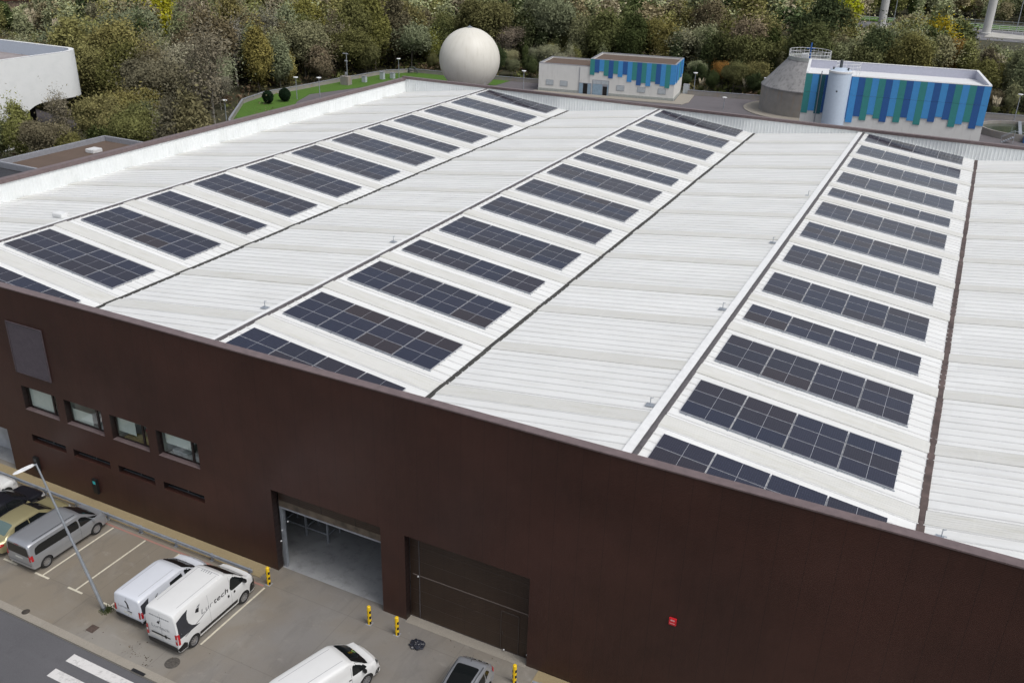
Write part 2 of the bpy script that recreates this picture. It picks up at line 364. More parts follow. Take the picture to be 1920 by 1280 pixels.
for i in range(8):
    y = -9.27 - i*1.04; b.box(19.86, 24.1, y-.5, y, -.119, -.115)
struct(b.build('crosswalk', MT['zebra']))
yard = [(-45, 73), (-46, 76), (-54, 84), (-63.5, 98), (-65.2, 106), (-64, 114), (-62.8, 127), (-61, 140), (-57, 145), (-50, 145.4), (-35, 147.6), (62, 164.0), (120, 174), (120, 60), (-30, 60)]
b = MB(); b.prism(yard, -.18, 0); struct(b.build('industrial_yard', MT['yard']))
lawn = [(-46, 76), (-54, 84), (-63.5, 98), (-65.2, 106), (-64, 114), (-62.8, 127), (-61, 140), (-57, 145), (-50, 145.4), (-35, 147.6), (-35, 141), (-47, 137), (-54, 129), (-57, 120), (-59.5, 112), (-57, 105), (-51, 95), (-42, 82)]
b = MB(); b.prism(lawn, -.1, .06)
struct(b.build('lawn', MT['grass']))
b = MB(); b.prism([(-26, 140.6), (1.5, 144.8), (-.4, 156.5), (2.4, 157.2), (4.2, 145.6), (3.6, 142.5), (-26, 138)], -.1, .10); struct(b.build('pavement', MT['kerb']))
b = MB()
n = 48; b.prism([(24.6+10.6*math.cos(2*math.pi*i/n), 149.6+10.6*math.sin(2*math.pi*i/n)) for i in range(n)], -.1, .12); struct(b.build('tank_apron', MT['kerb']))
# far road under the viaduct
b = MB(); b.box(-40, 420, 303, 336, -.19, -.1); struct(b.build('far_road', m_asphalt('far_asphalt', (.10, .10, .11), (.14, .14, .15))))
b = MB(); b.box(-40, 420, 340, 356, -.19, .1); struct(b.build('verge', MT['grass']))
b = MB(); b.prism([(52, 309), (75, 308), (420, 311), (420, 320), (62, 321), (54, 325)], -.1, .3); struct(b.build('concrete_slab', simple('pale_slab', (.40, .39, .36), .8, noise=.2, nscale=.3)))

def low_wall(name, pts, h, th, mat, label, cat='wall', z0=-.1):
    t_ = thing(name, label, cat, (pts[0][0], pts[0][1], 0)); b = MB(); c = MB(); ox, oy = pts[0]
    for (x0, y0), (x1, y1) in zip(pts, pts[1:]):
        L = math.hypot(x1-x0, y1-y0); m = Matrix.Translation((x0-ox, y0-oy, 0)) @ Matrix.Rotation(math.atan2(y1-y0, x1-x0), 4, 'Z')
        b.box(0, L, -th/2, th/2, z0, h, 0, m); c.box(-.05, L+.05, -th/2-.05, th/2+.05, h, h+.08, 0, m)
    b.build('wall_panel', mat, t_); c.build('coping', MT['greytrim'], t_); return t_
low_wall('garden_wall', [(-46, 76), (-54, 84), (-63.5, 98), (-65.2, 106), (-64, 114), (-62.8, 127), (-61, 140), (-57, 145), (-50, 145.4), (-35, 147.6), (-26, 149)], .75, .25, MT['oldconc'], 'low curved grey wall along the outer edge of the lawn')
low_wall('boundary_wall', [(1.5, 153.8), (14.4, 156.0), (62, 164.0), (118, 173.5)], .9, .25, MT['oldconc'], 'low straight grey wall between the yard and the wood behind the striped buildings')

# ------------------------------------------------------------------ the warehouse
WH = thing('warehouse', 'huge brown clad industrial warehouse with white ridged roof carrying solar arrays', 'warehouse', (0, 0, 0))
DOORS = [(-12.5+.35, 3.93, 0, 2.9), (24.5, 31.2, 0, 5.18), (32.58, 39.25, 0, 5.18)]
WINS = [(6.20, 9.08), (9.71, 12.68), (13.33, 16.12), (16.78, 19.75)]
HOLES = DOORS + [(a, c, 4.93, 6.52) for a, c in WINS] + [(a, c, 2.72, 3.22) for a, c in WINS]
ZF = 12.70
def pierced(x0, x1, z0, z1, holes, dep):
    b = MB(); xs = sorted({x0, x1, *[h[0] for h in holes], *[h[1] for h in holes]}); zs = sorted({z0, z1, *[h[2] for h in holes], *[h[3] for h in holes]})
    for i in range(len(xs)-1):
        for j in range(len(zs)-1):
            cx, cz = (xs[i]+xs[i+1])/2, (zs[j]+zs[j+1])/2
            if any(h[0] < cx < h[1] and h[2] < cz < h[3] for h in holes): continue
            for yy, o in ((0, 1), (dep, -1)):
                q = [(xs[i], yy, zs[j]), (xs[i+1], yy, zs[j]), (xs[i+1], yy, zs[j+1]), (xs[i], yy, zs[j+1])]
                b.add(q if o > 0 else q[::-1], [(0, 1, 2, 3)], 0 if o > 0 else 1)
    for a, c, d, e in holes:
        b.add([(a, 0, d), (a, dep, d), (a, dep, e), (a, 0, e)], [(0, 1, 2, 3)], 2); b.add([(c, 0, d), (c, dep, d), (c, dep, e), (c, 0, e)], [(3, 2, 1, 0)], 2)
        b.add([(a, 0, e), (c, 0, e), (c, dep, e), (a, dep, e)], [(3, 2, 1, 0)], 2)
        if d > 0: b.add([(a, 0, d), (c, 0, d), (c, dep, d), (a, dep, d)], [(0, 1, 2, 3)], 0)
    return b
b = pierced(XL-.35, XR, -.1, ZF, HOLES, .42)
b.build('facade_wall', [MT['facade'], MT['parapet'], MT['reveal']], WH)
b = MB(); b.box(XL-.40, XR+.05, -.04, .46, ZF, ZF+.07); b.build('parapet_cap', MT['cap'], WH, bevel=.01)
def ribbed(P0, P1, z0, z1, nrm, pitch=.33, depth=.03):
    """corrugated wall face from P0 to P1"""
    P0 = Vector(P0); P1 = Vector(P1); L = (P1-P0).length; d = (P1-P0)/L; nv = Vector(nrm); b = MB(); pts = []
    s = 0
    while s < L-.001:
        for u, h in ((0, 0), (.6, 0), (.7, depth), (.9, depth)):
            if s+u*pitch < L: pts.append((P0+d*(s+u*pitch)+nv*h))
        s += pitch
    pts.append(P1)
    vs = [(p.x, p.y, z0) for p in pts] + [(p.x, p.y, z1) for p in pts]; n = len(pts)
    return b.add(vs, [(i, i+1, i+1+n, i+n) for i in range(n-1)])
b = ribbed((XL, YB, 0), (XL, .42, 0), 10.9, 12.86, (1, 0, 0)); 
b.f = [f[::-1] for f in b.f]
b.box(XL-.35, XL-.03, .42, YB+.3, -.1, 12.86, 1); b.build('side_wall', [MT['parapet'], MT['facade']], WH)
b = ribbed((XL, YB, 0), (XR, YB, 0), 10.9, 12.98, (0, -1, 0))
b.box(XL-.03, XR, YB+.03, YB+.3, -.1, 12.98, 1); b.build('rear_wall', [MT['parapet'], MT['facade']], WH)
b = MB(); b.box(XR-.3, XR, .42, YB, -.1, 12.9); b.build('side_wall', MT['facade'], WH)
b = MB(); b.box(XL-.45, XL+.12, .46, YB-.1, 12.60, 12.93); b.build('parapet_cap', MT['cap'], WH, bevel=.01)
b = MB(); b.box(XL-.45, XR+.05, YB-.10, YB+.40, 12.78, 13.06); b.build('parapet_cap', MT['cap'], WH, bevel=.01)

def slope(xa, xb):
    za, zb = zroof(xa), zroof(xb)
    b = MB(); pts = []; y = .42
    while y < YB:
        k = math.ceil((y-.001)/.66); y0 = k*.66
        for dy, h in ((-.06, 0), (-.03, .04), (.03, .04), (.06, 0)):
            if .42 < y0+dy < YB: pts.append((y0+dy, h))
        y = y0+.08
    pts = [(.42, 0)] + pts + [(YB, 0)]
    n = len(pts); vs = [(xa, p, za+h) for p, h in pts] + [(xb, p, zb+h) for p, h in pts]
    b.add(vs, [(i, i+n, i+1+n, i+1) for i in range(n-1)])
    b.add([(xa, .42, za-.12), (xb, .42, zb-.12), (xb, YB, zb-.12), (xa, YB, za-.12)], [(0, 3, 2, 1)], 1)
    b.build('roof_slope', [MT['roof'], MT['dark_in']], WH)
    e = .12
    a_, b_ = (xa+e, xb-e)
    f = lambda x: za + (zb-za)*(x-xa)/(xb-xa)
    for g in GAPS:
        s = MB(); q = []; m = 13
        for i in range(m):
            y = g-.56+1.0*i/(m-1); q.append((y, .058+(.014 if i % 2 else 0)))
        q = [(q[0][0], .0)] + q + [(q[-1][0], .0)]
        nn = len(q); s.add([(a_, y, f(a_)+h) for y, h in q] + [(b_, y, f(b_)+h) for y, h in q], [(i, i+nn, i+1+nn, i+1) for i in range(nn-1)])
        s.add([(a_, g+.445, f(a_)+.062), (b_, g+.445, f(b_)+.062), (b_, g+.49, f(b_)+.046), (a_, g+.49, f(a_)+.046)], [(0, 1, 2, 3)], 1)  # thin dark joint along the far edge of the strip
        s.build('skylight', [MT['skylight'], MT['lapline']], WH)
rid = [RX0+BAY*k for k in range(4)]; val = [VX0+BAY*k for k in range(3)]
edges = [XL, rid[0], val[0], rid[1], val[1], rid[2], val[2], rid[3], XR-.3]
for a, c in zip(edges, edges[1:]): slope(a, c)
for k, x in enumerate(rid):
    z = zroof(x)
    b = MB(); b.add([(x-.12, .46, z+.045), (x+.0, .46, z+.09), (x+.12, .46, z+.045), (x-.12, YB-.1, z+.045), (x, YB-.1, z+.09), (x+.12, YB-.1, z+.045)], [(0, 1, 4, 3), (1, 2, 5, 4)])
    b.box(x-.12, x+.12, .46, YB-.1, z-.03, z+.044)
    b.build('ridge_cap', MT['ridge'], WH)
    if k in (2, 3):
        b = MB(); b.box(x-.54, x-.13, .46, YB-.1, z-.09, z+.085); b.build('ridge_flashing', MT['whitecap'], WH, bevel=.02)
    else:
        b = MB(); b.box(x-.36, x-.13, .46, YB-.1, z-.07, z+.055); b.build('ridge_flashing', MT['whitecap'], WH)
for k, x in enumerate(val):
    zv = ZR - SL*(x-rid[k]); wd = .13 if k < 2 else .15
    b = MB(); y = .46; rr = random.Random(k)
    while y < YB-.2:
        L = rr.uniform(1.6, 3.2); L = min(L, YB-.12-y); j = rr.uniform(-.012, .012)
        b.box(x-wd+j, x+wd+j, y, y+L-.02, zv-.02, zv+.05+rr.uniform(0, .012)); y += L
    b.build('valley_gutter', MT['rust'] if k == 2 else MT['gutter'], WH)
# wall anchors on the ridges, small roof vent
for x, y in ((42.55, 5.0), (42.55, 17.6), (42.55, 30.8), (20.6, 5.2), (20.6, 17.9), (55.0, 2.6), (42.55, 44)):
    z = zroof(x); b = MB(); b.box(x-.2, x+.2, y-.16, y+.16, z+.04, z+.07); b.tube((x, y, z+.07), (x, y, z+.45), .02, n=8); b.tube((x-.0, y, z+.4), (x+.12, y+.02, z+.45), .018, n=6)
    b.build('anchor_post', MT['steel'], WH)
b = MB(); b.box(-2.6, -1.7, 10.7, 11.3, zroof(-2.1)+.03, zroof(-2.1)+.3); b.build('roof_vent', MT['whitecap'], WH, bevel=.03)
# windows
for i, (a, c) in enumerate(WINS):
    b = MB(); z0, z1 = 4.96, 6.50; a2, c2 = a+.02, c-.02; y0, y1 = .30, .36; w_ = .055
    b.box(a2, a2+w_, y0, y1, z0, z1); b.box(c2-w_, c2, y0, y1, z0, z1); b.box(a2+w_, c2-w_, y0, y1, z0, z0+w_); b.box(a2+w_, c2-w_, y0, y1, z1-w_, z1)
    mx = a+(c-a)*.76; b.box(mx-.07, mx+.07, y0-.01, y1, z0+w_, z1-w_)
    fr = b.build('window', MT['reveal'], WH)
    for p0, p1 in ((a2+w_, mx-.07), (mx+.07, c2-w_)):
        g = MB(); g.add([(p0, .33, z0+w_), (p1, .33, z0+w_), (p1, .33, z1-w_), (p0, .33, z1-w_)], [(0, 1, 2, 3)]); g.build('pane', MT['glass'], fr)
    s = MB(); s.box(a, c, -.03, .29, 4.931, 4.955); s.build('sill', MT['cap'], fr)
    b = MB(); b.box(a+.02, c-.02, .34, .40, 2.74, 3.20, 1); b.box(a+.02, c-.02, .30, .338, 2.74, 2.79, 0); b.box(a+.02, c-.02, .30, .338, 3.15, 3.20, 0)
    b.box((a+c)/2-.03, (a+c)/2+.03, .30, .338, 2.79, 3.15, 0); b.build('slot_window', [MT['steeldark'], MT['carglass']], WH)
# office room behind the windows
b = MB(); b.box(5.6, 20.6, .425, 5.5, 4.05, 4.1, 1); b.box(5.6, 20.6, 5.4, 5.5, 4.1, 7.2, 0); b.box(5.5, 5.6, .425, 5.5, 4.1, 7.2); b.box(20.6, 20.7, .425, 5.5, 4.1, 7.2)
b.box(5.5, 20.7, .425, 5.5, 7.2, 7.3); 
for x in (9.4, 13.0, 16.45): b.box(x-.05, x+.05, .425, 5.4, 4.1, 7.2)
b.build('office_room', [MT['room'], MT['roomfloor']], WH)
# pale blinds placed to brighten the windows, and work tops just behind the glass
for k, (u0, u1, z0, z1) in enumerate(((0, .74, 4.98, 6.48), (.0, .55, 4.98, 5.75), (.0, .50, 5.3, 6.48), (.05, .72, 5.55, 6.48))):
    a, c = WINS[k]; b = MB(); b.box(a+.06+(c-a-.12)*u0, a+.06+(c-a-.12)*u1, .44, .455, z0, z1); b.build('brightening_blind', MT['room'], WH)
rr = random.Random(3)
for k, (a, c) in enumerate(WINS):
    b = MB(); b.box(a+.1, c-.1, .55, 1.25, 4.75, 4.80)
    b.box(a+.25, a+1.3, .75, 1.15, 4.80, 4.86+.1*(k % 2)); b.box(c-1.0, c-.5, .7, 1.0, 4.80, 5.0)
    b.build('worktop', [MT['whitemetal']] if k != 2 else [simple('ochre_worktop', (.45, .36, .14), .6)], WH)
# louvred vent panel
b = MB(); b.box(6.2, 9.08, -.02, -.003, 7.46, 10.66, 1)
z = 7.5
while z < 10.62:
    b.add([(6.22, -.075, z), (9.06, -.075, z), (9.06, -.022, z+.055), (6.22, -.022, z+.055)], [(0, 1, 2, 3)], 0); b.add([(6.22, -.075, z), (9.06, -.075, z), (9.06, -.022, z-.015), (6.22, -.022, z-.015)], [(3, 2, 1, 0)], 0); z += .09
for x in (6.2, 9.06): b.box(x-.03, x+.03, -.085, -.021, 7.44, 10.68)
b.box(6.23, 9.03, -.085, -.021, 10.64, 10.68); b.box(6.23, 9.03, -.085, -.021, 7.44, 7.47)
b.build('louvred_vent', [simple('mauve_grey_louvre', (.085, .068, .078), .5), MT['black']], WH)
# open sectional door (raised), tracks, threshold
b = MB(); b.box(24.55, 31.15, .45, .50, 4.32, 5.6, 0); b.box(24.55, 31.15, .44, .52, 3.93, 4.32, 1); b.box(24.55, 31.15, .425, .53, 3.84, 3.93, 2)
for x in (25.9, 27.3, 29.4): b.box(x-.01, x+.01, .438, .449, 4.33, 5.1, 3)
b.build('raised_door', [MT['door'], simple('worn_tan_door_edge', (.105, .082, .06), .6, noise=.5, nscale=2), MT['greytrim'], MT['black']], WH)
b = MB(); b.box(24.56, 24.74, .44, .62, 0, 3.83); b.build('door_track', MT['steel'], WH)
b = MB(); b.box(31.02, 31.14, .44, .62, 0, 3.83); b.build('door_track', MT['steel'], WH)
# closed brown sectional door with wicket
b = MB(); b.box(32.60, 39.22, .43, .49, .02, 5.17, 0)
for z in (.9, 1.75, 3.55, 4.4): b.box(32.64, 39.18, .424, .429, z, z+.018, 1)
b.box(32.75, 39.15, .405, .429, 2.66, 2.71, 2); b.box(32.60, 39.22, .405, .429, .02, .07, 1)
dr = b.build('sectional_door', [MT['door'], simple('door_joint', (.06, .045, .038), .5), simple('door_rail', (.17, .14, .125), .4, .2)], WH)
b = MB()
for x in (37.66, 38.6): b.box(x-.02, x+.02, .40, .428, .08, 2.34)
b.box(37.66, 38.6, .40, .428, 2.34, 2.40); b.box(37.75, 37.8, .37, .40, 1.0, 1.18); b.build('wicket_door', simple('wicket_frame', (.055, .042, .036), .5), dr)
b = MB(); b.box(33.12, 33.15, .39, .428, 0, 5.1); b.build('door_track', MT['ridge'], WH)
for x, y, z in ((33.1, .34, 2.68), (39.14, .34, 2.68), (25.1, .40, 3.15), (24.9, -.02, 2.1), (24.62, .42, 2.4), (31.1, .4, 4.35), (31.12, .3, 1.6), (37.9, .3, .15), (39.1, .36, .3)):
    b = MB(); b.box(x-.035, x+.035, y-.04, y+.04, z-.035, z+.035); b.build('wall_fitting', MT['whitemetal'], WH, bevel=.015)
# left recess: light shutter below a brown panel
b = MB(); b.box(-12.1, 3.9, 1.4, 1.5, .0, 1.9, 0); b.box(-12.1, 3.9, 1.32, 1.5, 1.9, 2.95, 1)
b.build('recessed_shutter', [simple('pale_shutter_door', (.38, .40, .43), .6, noise=.25, nscale=1), simple('reddish_lintel', (.055, .026, .020), .6)], WH)
# hall interior
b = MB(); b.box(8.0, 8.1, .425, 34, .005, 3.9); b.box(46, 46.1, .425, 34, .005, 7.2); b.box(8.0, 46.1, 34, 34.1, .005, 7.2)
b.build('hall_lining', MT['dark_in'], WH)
rk = thing('storage_rack', 'grey steel rack frame standing on the hall floor inside the open door', 'rack', (22.4, 3.2, .004))
b = MB()
for x in (0, 1.5, 3.0):
    for y in (0, 1.1): b.box(x-.05, x+.05, y-.05, y+.05, 0, 3.2)
b.build('upright', MT['steel'], rk)
b = MB()
for z in (.5, 1.7, 2.9):
    for y in (0, 1.1): b.box(.05, 2.95, y-.03, y+.03, z, z+.1)
    for x in (0, 1.5, 3): b.box(x-.03, x+.03, .05, 1.05, z, z+.08)
b.build('beam', MT['steel'], rk)

# ------------------------------------------------------------------ solar arrays
def module_mesh():
    b = MB(); W, H = 2.27, 1.115; t_ = .035; f = .011
    b.box(0, W, 0, H, 0, t_, 0)
    for x0, x1 in ((f, W/2-.007), (W/2+.007, W-f)): b.add([(x0, f, t_+.002), (x1, f, t_+.002), (x1, H-f, t_+.002), (x0, H-f, t_+.002)], [(0, 1, 2, 3)], 1)
    me = bpy.data.meshes.new('solar_module'); me.from_pydata(b.v, [], b.f); me.materials.append(MT['frame']); me.materials.append(MT['cells']); me.polygons.foreach_set('material_index', b.m); me.update(); return me
MOD = module_mesh()
b = MB(); b.box(.02, 9.28, -.02, .02, -.08, -.035); 
for i in range(10): b.box(.3+i*.95, .36+i*.95, -.07, .05, -.12, -.035)
rme = b.build('mounting_rail', MT['steel']).data; bpy.data.objects.remove(bpy.data.objects['mounting_rail'])
ordn = ['', 'first', 'second', 'third', 'fourth', 'fifth', 'sixth', 'seventh', 'eighth', 'ninth', 'tenth', 'eleventh', 'twelfth', 'thirteenth']
ang = math.atan(SL)
bays = ['left', 'middle', 'right']
for bay in range(3):
    x0 = bay*BAY
    for k in range(13):
        nr = 2 if k in TWO else 3
        where = 'partly behind the front parapet' if k == 0 else ('against the rear parapet' if k == 12 else 'counted from the front parapet')
        lb = f'{"two" if nr == 2 else "three"}-row solar array, {ordn[k+1]} on the {bays[bay]} roof bay, {where}'
        a = thing('solar_array', lb, 'solar panels', (x0, ROWY[k], 12.67-.045), 0, 'solar arrays on the warehouse roof'); a.rotation_euler = (0, ang, 0)
        for r in range(nr):
            for c in range(4):
                o = link('solar_module', MOD, a, (c*2.318, r*1.14+.012, 0))
            for dy in (.28, .86): link('mounting_rail', rme, a, (0, r*1.14+dy, 0))
        link('mounting_rail', rme, a, (0, -.005, .02))

# ------------------------------------------------------------------ street furniture
def bollard(x, y, label):
    t_ = thing('bollard', label, 'bollard', (x, y, 0), 0, 'yellow bollards guarding the doors')
    b = MB(); r = .10; n = 20; H = 1.12
    zs = [0, .12, .30, .42, .60, .72, .90, 1.04]
    b.lathe([(r, 0), (r, 1.02), (r*.93, 1.08), (r*.6, 1.115), (.001, 1.12)], n=n); b.build('post', MT['yellow'], t_, True)
    k = MB()      # black chequers wrapped round the post
    for i, z in enumerate((.03, .36, .69)):
        for s in range(3):
            a0 = 2*math.pi/3*s - .95
            q = [(r+.004)*1.0]; A = [a0+.19*j for j in range(7)]
            k.add([(q[0]*math.cos(a), q[0]*math.sin(a), z) for a in A]+[(q[0]*math.cos(a), q[0]*math.sin(a), z+.17) for a in A], [(j, j+1, j+8, j+7) for j in range(6)])
    k.build('chequer_band', MT['black'], t_, True)
    b = MB(); b.box(-.15, .15, -.15, .15, 0, .015); b.build('base_plate', MT['greytrim'], t_)
bollard(24.78, -1.12, 'yellow and black bollard left of the open warehouse door, beside the large white van')
bollard(31.1, -1.10, 'yellow and black bollard at the right side of the open warehouse door')
bollard(32.73, -1.10, 'yellow and black bollard at the left side of the closed warehouse door')
bollard(39.22, -1.22, 'yellow and black bollard at the bottom edge, right of the closed door and grey car')

def rail(x0, x1, y, label, posts):
    t_ = thing('guard_rail', label, 'guard rail', (x0, y, 0)); L = x1-x0
    b = MB(); P = [(-.03, .28), (.0, .30), (.035, .325), (.035, .365), (0, .39), (0, .41), (.035, .435), (.035, .475), (-.03, .50)]
    n = len(P); 
    vs = [(0, -.02-p[0], p[1]) for p in P] + [(L, -.02-p[0], p[1]) for p in P] + [(0, .0-p[0], p[1]) for p in P] + [(L, .0-p[0], p[1]) for p in P]
    fs = [(i, i+n, i+n+1, i+1) for i in range(n-1)] + [(2*n+i, 2*n+i+1, 3*n+i+1, 3*n+i) for i in range(n-1)] + [(n-1, 2*n-1, 4*n-1, 3*n-1), (0, 2*n, 3*n, n)]
    b.add(vs, fs); b.build('beam', MT['steel'], t_, True, 50)
    for p in posts: b = MB(); b.box(p-.05, p+.05, 0.02, .12, 0, .46); b.box(p-.1, p+.1, -.05, .19, .002, .014); b.build('post', MT['steel'], t_)
    return t_
rail(1.5, 23.7, -1.08, 'long grey steel guard rail between the parked vehicles and the brown facade', [22.0-2.6*i-.1 for i in range(9)]+[14.0])
rail(40.1, 56, -1.15, 'grey steel guard rail starting right of the rightmost bollard', [.4+2.5*i for i in range(6)])
t_ = thing('low_railing', 'pale low railing at the foot of the facade in the bottom right corner', 'railing', (42.0, -.42, 0)); b = MB(); b.tube((0, 0, .3), (14, 0, .3), .03, n=8); b.build('rail_tube', MT['whitemetal'], t_)
for i in range(6): b = MB(); b.tube((.1+i*2.5, 0, 0), (.1+i*2.5, 0, .3), .025, n=8); b.build('post', MT['whitemetal'], t_)

t_ = thing('street_lamp', 'tall leaning grey street lamp between the silver and white vans', 'street lamp', (18.8, -6.52, 0))
top = Vector((16.53-18.8, -6.88+6.52, 8.15)); b = MB()
b.tube((0, 0, 0), top*.36, .088, .074, 14, cap=False); b.tube(top*.36, top, .074, .042, 14); b.build('pole', MT['steel'], t_, True)
b = MB(); b.box(-.17, .17, -.17, .17, 0, .03); b.tube((0, 0, .03), top*.012+Vector((0, 0, .05)), .12, .10, 12); b.build('base_plate', MT['steeldark'], t_)
arm = Vector((-.12, -.62, -.02)); b = MB(); d = arm.normalized(); s = d.cross(Vector((0, 0, 1)))
b.tube(top-Vector((0, 0, .05)), top+d*.18+Vector((0, 0, .02)), .04, n=10); b.build('arm', MT['steel'], t_)
b = MB(); c0 = top+d*.12; 
rows = [(0, .06, .05), (.15, .10, .06), (.5, .13, .055), (.85, .10, .04), (.98, .03, .02)]
vs = []
for u, wd, h in rows:
    p = c0+d*u
    vs += [p-s*wd-Vector((0, 0, .02)), p-s*wd*.6+Vector((0, 0, h)), p+s*wd*.6+Vector((0, 0, h)), p+s*wd-Vector((0, 0, .02))]
fs = []
for i in range(4):
    for j in range(4): fs.append((i*4+j, i*4+(j+1) % 4, i*4+4+(j+1) % 4, i*4+4+j))
fs += [(3, 2, 1, 0), (16, 17, 18, 19)]; b.add(vs, fs); b.build('lamp_head', MT['whitemetal'], t_, True, 50)
# weeds at its foot
b = MB(); rr = random.Random(5)
for i in range(420):
    a = rr.uniform(0, 6.28); r0 = rr.uniform(.05, .45)*rr.uniform(.4, 1); x, y = r0*math.cos(a)+18.95, r0*math.sin(a)-6.5; h = rr.uniform(.04, .16); dx, dy = rr.uniform(-.06, .06), rr.uniform(-.06, .06)
    b.add([(x-.02, y, .0), (x+.02, y+.01, .0), (x+dx, y+dy, h)], [(0, 1, 2)])
o = b.build('weeds', simple('weed_green', (.055, .075, .018), .9, noise=.5)); tag(o, 'small patch of green weeds around the foot of the leaning lamp post', 'weeds', kind='stuff')
b = MB(); b.lathe([(.001, .012), (.30, .012), (.32, .004), (.36, .002)], n=28, c=(24.45, -7.63, 0)); o = b.build('manhole_cover', simple('cast_iron', (.075, .068, .060), .7, noise=.5, nscale=12)); tag(o, 'round iron manhole cover in the pavement behind the large white van', 'manhole cover')
b = MB(); b.box(19.13, 19.6, -7.98, -7.53, .002, .012); o = b.build('inspection_cover', simple('rusty_cover', (.075, .052, .042), .8, noise=.4, nscale=10)); tag(o, 'square rusty inspection cover between lamp post and kerb', 'inspection cover')
b = MB(); b.lathe([(.001, .014), (.17, .014), (.2, .006)], n=20, c=(15.5, -8.45, 0)); o = b.build('drain_cover', simple('dark_drain', (.05, .042, .035), .8, noise=.4)); tag(o, 'small round dark drain cover beside the kerb left of the lamp post', 'drain cover')
b = MB(); b.box(23.1, 23.9, -8.87, -8.70, .007, .012); o = b.build('gully_grate', MT['black']); tag(o, 'dark slotted gully grate set in the kerb near the crosswalk', 'drain')
b = MB(); rr = random.Random(9)
for cx, cy, n_, sp_ in ((22.6, -8.0, 26, .5), (21.9, -7.7, 10, .25), (23.4, -8.3, 14, .3), (27.0, -6.5, 8, 1.2), (35.6, -.75, 5, .6), (19.6, -8.2, 10, .7), (30, -7.2, 12, 1.5), (37.5, -.6, 5, .8)):
    for i in range(n_):
        x, y, q, a = cx+rr.gauss(0, sp_), cy+rr.gauss(0, sp_*.5), rr.uniform(.015, .055), rr.uniform(0, 3)
        if y > -8.35: b.add([(x-q*math.cos(a), y-q*math.sin(a), .003), (x+q*math.sin(a)*.5, y-q*math.cos(a)*.5, .004), (x+q*math.cos(a), y+q*math.sin(a), .012), (x-q*math.sin(a)*.5, y+q*math.cos(a)*.5, .02)], [(0, 1, 2, 3)])
tag(b.build('leaf_litter', simple('dead_leaf', (.07, .05, .03), .9, noise=.5, nscale=.8)), 'scattered dead leaves and grit on the concrete', 'litter', kind='stuff')
# crumpled bag
bm = bmesh.new(); bmesh.ops.create_icosphere(bm, subdivisions=4, radius=1); rr = random.Random(11)
from mathutils import noise as mn
for v in bm.verts:
    n_ = mn.noise(v.co*2.2)*.35+mn.noise(v.co*6)*.22; p = v.co*(1+n_); v.co = Vector((p.x*.36, p.y*.30, max(0, p.z*.16+.09)))
me = bpy.data.meshes.new('rubbish_bag'); bm.to_mesh(me); bm.free(); me.materials.append(MT['bag']); tag(link('rubbish_bag', me, None, (34.0, -1.3, 0)), 'crumpled dark plastic bag lying on the concrete by the closed door', 'bag')
def charger(x, z, label):
    t_ = thing('wall_charger', label, 'wall box', (x, 0, z)); b = MB(); b.box(-.2, .2, -.17, -.003, -.5, .5); b.build('casing', MT['black'], t_, bevel=.03)
    b = MB(); b.box(-.1, .1, -.178, -.171, .18, .38); b.build('screen', MT['teal_lit'] if x > 8 else MT['steeldark'], t_)
charger(11.2, 1.15, 'black wall box with turquoise screen mounted on the facade below the slot windows')
charger(6.2, 1.15, 'black wall box mounted on the facade behind the head of the leaning lamp')
t_ = thing('alarm_box', 'small bright red sign fixed high on the brown facade right of the doors', 'sign', (45.9, 0, 5.56)); b = MB(); b.box(-.16, .16, -.10, -.003, -.18, .18); b.build('casing', MT['signred'], t_, bevel=.02)
b = MB(); b.box(-.11, .11, -.104, -.101, -.09, -.06); b.box(-.09, .09, -.104, -.101, .05, .12); b.build('lettering', simple('pale_red_mark', (.75, .35, .35), .5), t_)

# ------------------------------------------------------------------ vehicles
def catmull(st, n=5):
    out = []; st = [np.array(s, float) for s in st]
    for i in range(len(st)-1):
        p0, p1, p2, p3 = st[max(i-1, 0)], st[i], st[i+1], st[min(i+2, len(st)-1)]
        for k in range(n):
            t = k/n
            # centripetal-ish: damp tangents to avoid overshoot
            m1 = (p2-p0)*.5*.7; m2 = (p3-p1)*.5*.7
            out.append((2*t**3-3*t**2+1)*p1+(t**3-2*t**2+t)*m1+(-2*t**3+3*t**2)*p2+(t**3-t**2)*m2)
    out.append(st[-1]); return out
def ring(s, boxy):
    x, zb, zs, zt, wb, ws, wt = s; h = zt-zs
    pts = [(0, zb), (wb*.85, zb), (wb, zb+.05), (ws*.995+.012, zb+.38*(zs-zb)), (ws+.012, zb+.72*(zs-zb)), (ws-.004, zs-.02), (ws-.02, zs+.02*h)]
    for u, bul in ((.35, .012), (.7, .012), (.88, .006)): pts.append((ws-.02+(wt-ws+.02)*(u**(1.6 if boxy else 1.15))+bul*boxy, zs+h*u))
    pts += [(wt-.035, zt-.035*min(1, h*4)), (wt-.11, zt-.010*min(1, h*4)), (wt*.6, zt+.012), (0, zt+.022)]
    half = [(x, y, z) for y, z in pts]
    return half + [(x, -y, z) for _, y, z in half[-2:0:-1]]
